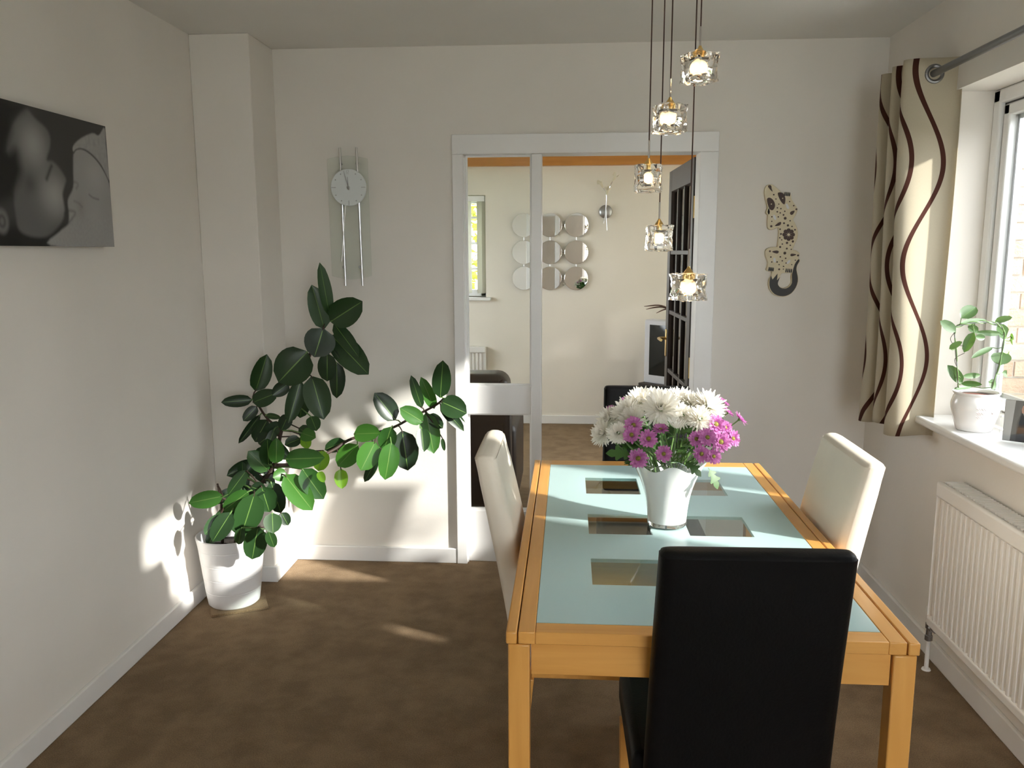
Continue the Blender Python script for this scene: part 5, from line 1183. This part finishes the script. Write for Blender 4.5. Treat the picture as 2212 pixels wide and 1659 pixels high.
# ================================================================ lounge things
def build_lounge():
    # sofa seen from behind
    root = empty('leather_sofa', (-.95, 4.75, 0), 0, 'dark brown leather sofa seen from behind through the glazed screen', 'sofa')
    xr = -.285; xl = -1.75; yb = 4.30
    m = MB(); m.box(xl, xr-.02, yb, yb+.14, .05, .74); m.build('back_panel', 'brown_leather', root, bevel=.03, seg=4)
    for k in range(2):
        a = xl+k*(xr-.03-xl)/2; b = xl+(k+1)*(xr-.03-xl)/2
        m = MB(); m.box(a+.005, b-.005, yb+.02, yb+.30, .42, .85); m.build('back_cushion', 'brown_leather', root, bevel=.07, seg=5)
    m = MB(); m.box(xr-.19, xr, yb+.10, yb+.92, .05, .58); m.build('arm', 'brown_leather', root, bevel=.06, seg=4)
    m = MB(); m.box(xl, xl+.2, yb+.10, yb+.92, .05, .58); m.build('arm', 'brown_leather', root, bevel=.06, seg=4)
    m = MB(); m.box(xl+.2, xr-.19, yb+.15, yb+.9, .08, .44); m.build('seat', 'brown_leather', root, bevel=.05, seg=4)
    m = MB(); m.tube([(xr-.062, yb-.003, .08), (xr-.062, yb-.003, .70)], .004, 6); m.build('seam', 'stem_brown', root)
    for i in range(9):
        a = i/8*1.5; m = MB(); c = Vector((xr-.05-.03*math.cos(a)+.0, yb+.02+.02*i*.3, .845-.03*(1-math.sin(a))-.004*i)); m.tube([c, c+Vector((-.03, .1, .006))], .006, 6); m.build('piping_pleat', 'brown_leather', root, smooth=True)
    for x in (xl+.1, xr-.1):
        for y in (yb+.08, yb+.84):
            m = MB(); m.lathe([(.025, 0), (.03, .055)], (x, y, 0), 'Z', 14); m.build('foot', 'plastic_black', root)
    # nine disc mirror
    root = empty('disc_mirror', (-.17, YF, 1.17), 0, 'wall mirror of nine linked round discs on the lounge wall', 'mirror')
    X = (-.406, -.16, .057); Z = (1.718, 1.491, 1.271)
    X = (-.39, -.167, .056)
    for i, x in enumerate(X):
        for j, z in enumerate(Z):
            m = MB(); m.lathe([(.097, -.006), (.1, -.003), (.1, 0), (.0985, .0012), (.0005, .0012)], (x, YF-.028, z), 'Y', 44); m.build('mirror_disc', 'mirror', root, smooth=True, autosmooth=25)
            m = MB(); m.lathe([(.03, 0), (.03, .022)], (x, YF-.0005, z), 'Y', 16); m.build('spacer', 'steel', root)
    for x in X: m = MB(); m.tube([(x, YF-.018, Z[0]), (x, YF-.018, Z[2])], .003, 6); m.build('link_bar', 'steel', root)
    for z in Z: m = MB(); m.tube([(X[0], YF-.016, z), (X[2], YF-.016, z)], .003, 6); m.build('link_bar', 'steel', root)
    # flower sconce
    root = empty('wall_sconce', (.299, YF, 1.82), 0, 'chrome wall light with two lily-shaped stems in the lounge', 'wall light')
    m = MB(); m.lathe([(.056, -.012), (.056, 0), (.05, .008), (.03, .014), (.008, .016), (.008, .03), (.0005, .032)], (.299, YF-.012, 1.828), 'Y', 36); m.build('wall_plate', 'steel', root, smooth=True, autosmooth=40)
    for pts, r in ((((.313, YF-.045, 1.672), (.302, YF-.05, 1.80), (.305, YF-.05, 1.95), (.33, YF-.05, 2.03), (.352, YF-.06, 2.075)), .0045), (((.285, YF-.045, 1.73), (.299, YF-.05, 1.83), (.304, YF-.055, 1.95), (.29, YF-.06, 2.0), (.272, YF-.065, 2.02)), .0045)):
        m = MB(); m.tube(smooth_path(pts, 6), r, 8); m.build('stem', 'chrome', root, smooth=True)
    for c, d in (((.350, YF-.06, 2.07), (.42, -.2, .9)), ((.274, YF-.065, 2.018), (-.5, -.2, .85)), ((.304, YF-.055, 1.955), (.12, -.25, .95))):
        c = Vector(c); d = Vector(d).normalized(); a, b, n = frame_of(d); Mx = Matrix((a, b, n)).transposed()
        m = MB(); N = 18; v = []; f = []
        for k, (rr, h) in enumerate(((.003, 0), (.008, .02), (.014, .045), (.026, .065))):
            for i in range(N):
                th = 2*PI*i/N; v.append(c+Mx @ Vector((rr*math.cos(th), rr*math.sin(th), h+(.014*math.cos(3*th) if k == 3 else 0))))
        for k in range(3):
            for i in range(N): f.append((k*N+i, k*N+(i+1) % N, (k+1)*N+(i+1) % N, (k+1)*N+i))
        m.add(v, f); m.build('lily_shade', 'lily', root, smooth=True)
    # television on its stand
    rt_ = empty('television', (.90, 6.62, .43), math.radians(-42), 'silver tube television seen side-on behind the glazed door', 'television')
    ORG[rt_] = Vector((0, 0, 0))     # screen looks to local -Y... turned towards the sofa
    q = MB(); q.box(-.34, .34, -.05, .06, 0, .52); q.build('front_case', 'tv_silver', rt_, bevel=.012, seg=3)
    q = MB(); v = [(-.31, .06, .02), (.31, .06, .02), (.31, .06, .50), (-.31, .06, .50), (-.17, .36, .06), (.17, .36, .06), (.17, .36, .34), (-.17, .36, .34)]; q.add(v, [(0, 1, 2, 3), (7, 6, 5, 4), (0, 1, 5, 4), (1, 2, 6, 5), (2, 3, 7, 6), (3, 0, 4, 7)]); q.build('rear_case', 'plastic_black', rt_, bevel=.02)
    q = MB(); N = 10; v = []; f = []
    for j in range(N+1):
        for i in range(N+1):
            u, w = i/N*2-1, j/N*2-1; v.append((u*.285, -.052-.012*(1-u*u)*(1-w*w), .275+w*.205))
    for j in range(N):
        for i in range(N): a = j*(N+1)+i; f.append((a, a+1, a+N+2, a+N+1))
    q.add(v, f); q.build('screen', 'tv_screen', rt_, smooth=True)
    rs = empty('tv_stand', (.90, 6.62, 0), math.radians(-42), 'low dark stand under the silver television', 'tv stand')
    ORG[rs] = Vector((0, 0, 0))
    for z in (.06, .23, .41): q = MB(); q.box(-.36, .36, -.09, .34, z, z+.02); q.build('shelf', 'dark_oak', rs, bevel=.003)
    for x in (-.36, .34): q = MB(); q.box(x, x+.02, -.09, .34, 0, .41); q.build('side_panel', 'dark_oak', rs, bevel=.003)
    # dried stems in a slim jar on the television
    base = Vector((.86, 6.6, .95))
    rd = empty('dried_stem_jar', tuple(base), 0, 'slim jar of dried dark leaves on the television', 'jar')
    q = MB(); q.lathe([(.025, 0), (.028, .01), (.022, .06), (.026, .075)], tuple(base), 'Z', 18, cap1=False); q.build('jar', 'tv_silver', rd, smooth=True)
    for tip, w in (((.60, 6.55, 1.05), .012), ((.58, 6.5, 1.075), .01), ((.68, 6.55, 1.02), .01), ((.95, 6.5, 1.14), .012)):
        m = MB(); b = base+Vector((0, 0, .06)); mid = (b+Vector(tip))/2+Vector((0, 0, .035)); p = smooth_path([b, mid, Vector(tip)], 6); n = len(p); m.tube(p, [.002+.004*math.sin(PI*i/(n-1)) for i in range(n)], 5); m.build('dried_leaf', 'dried', rd)
build_lounge()
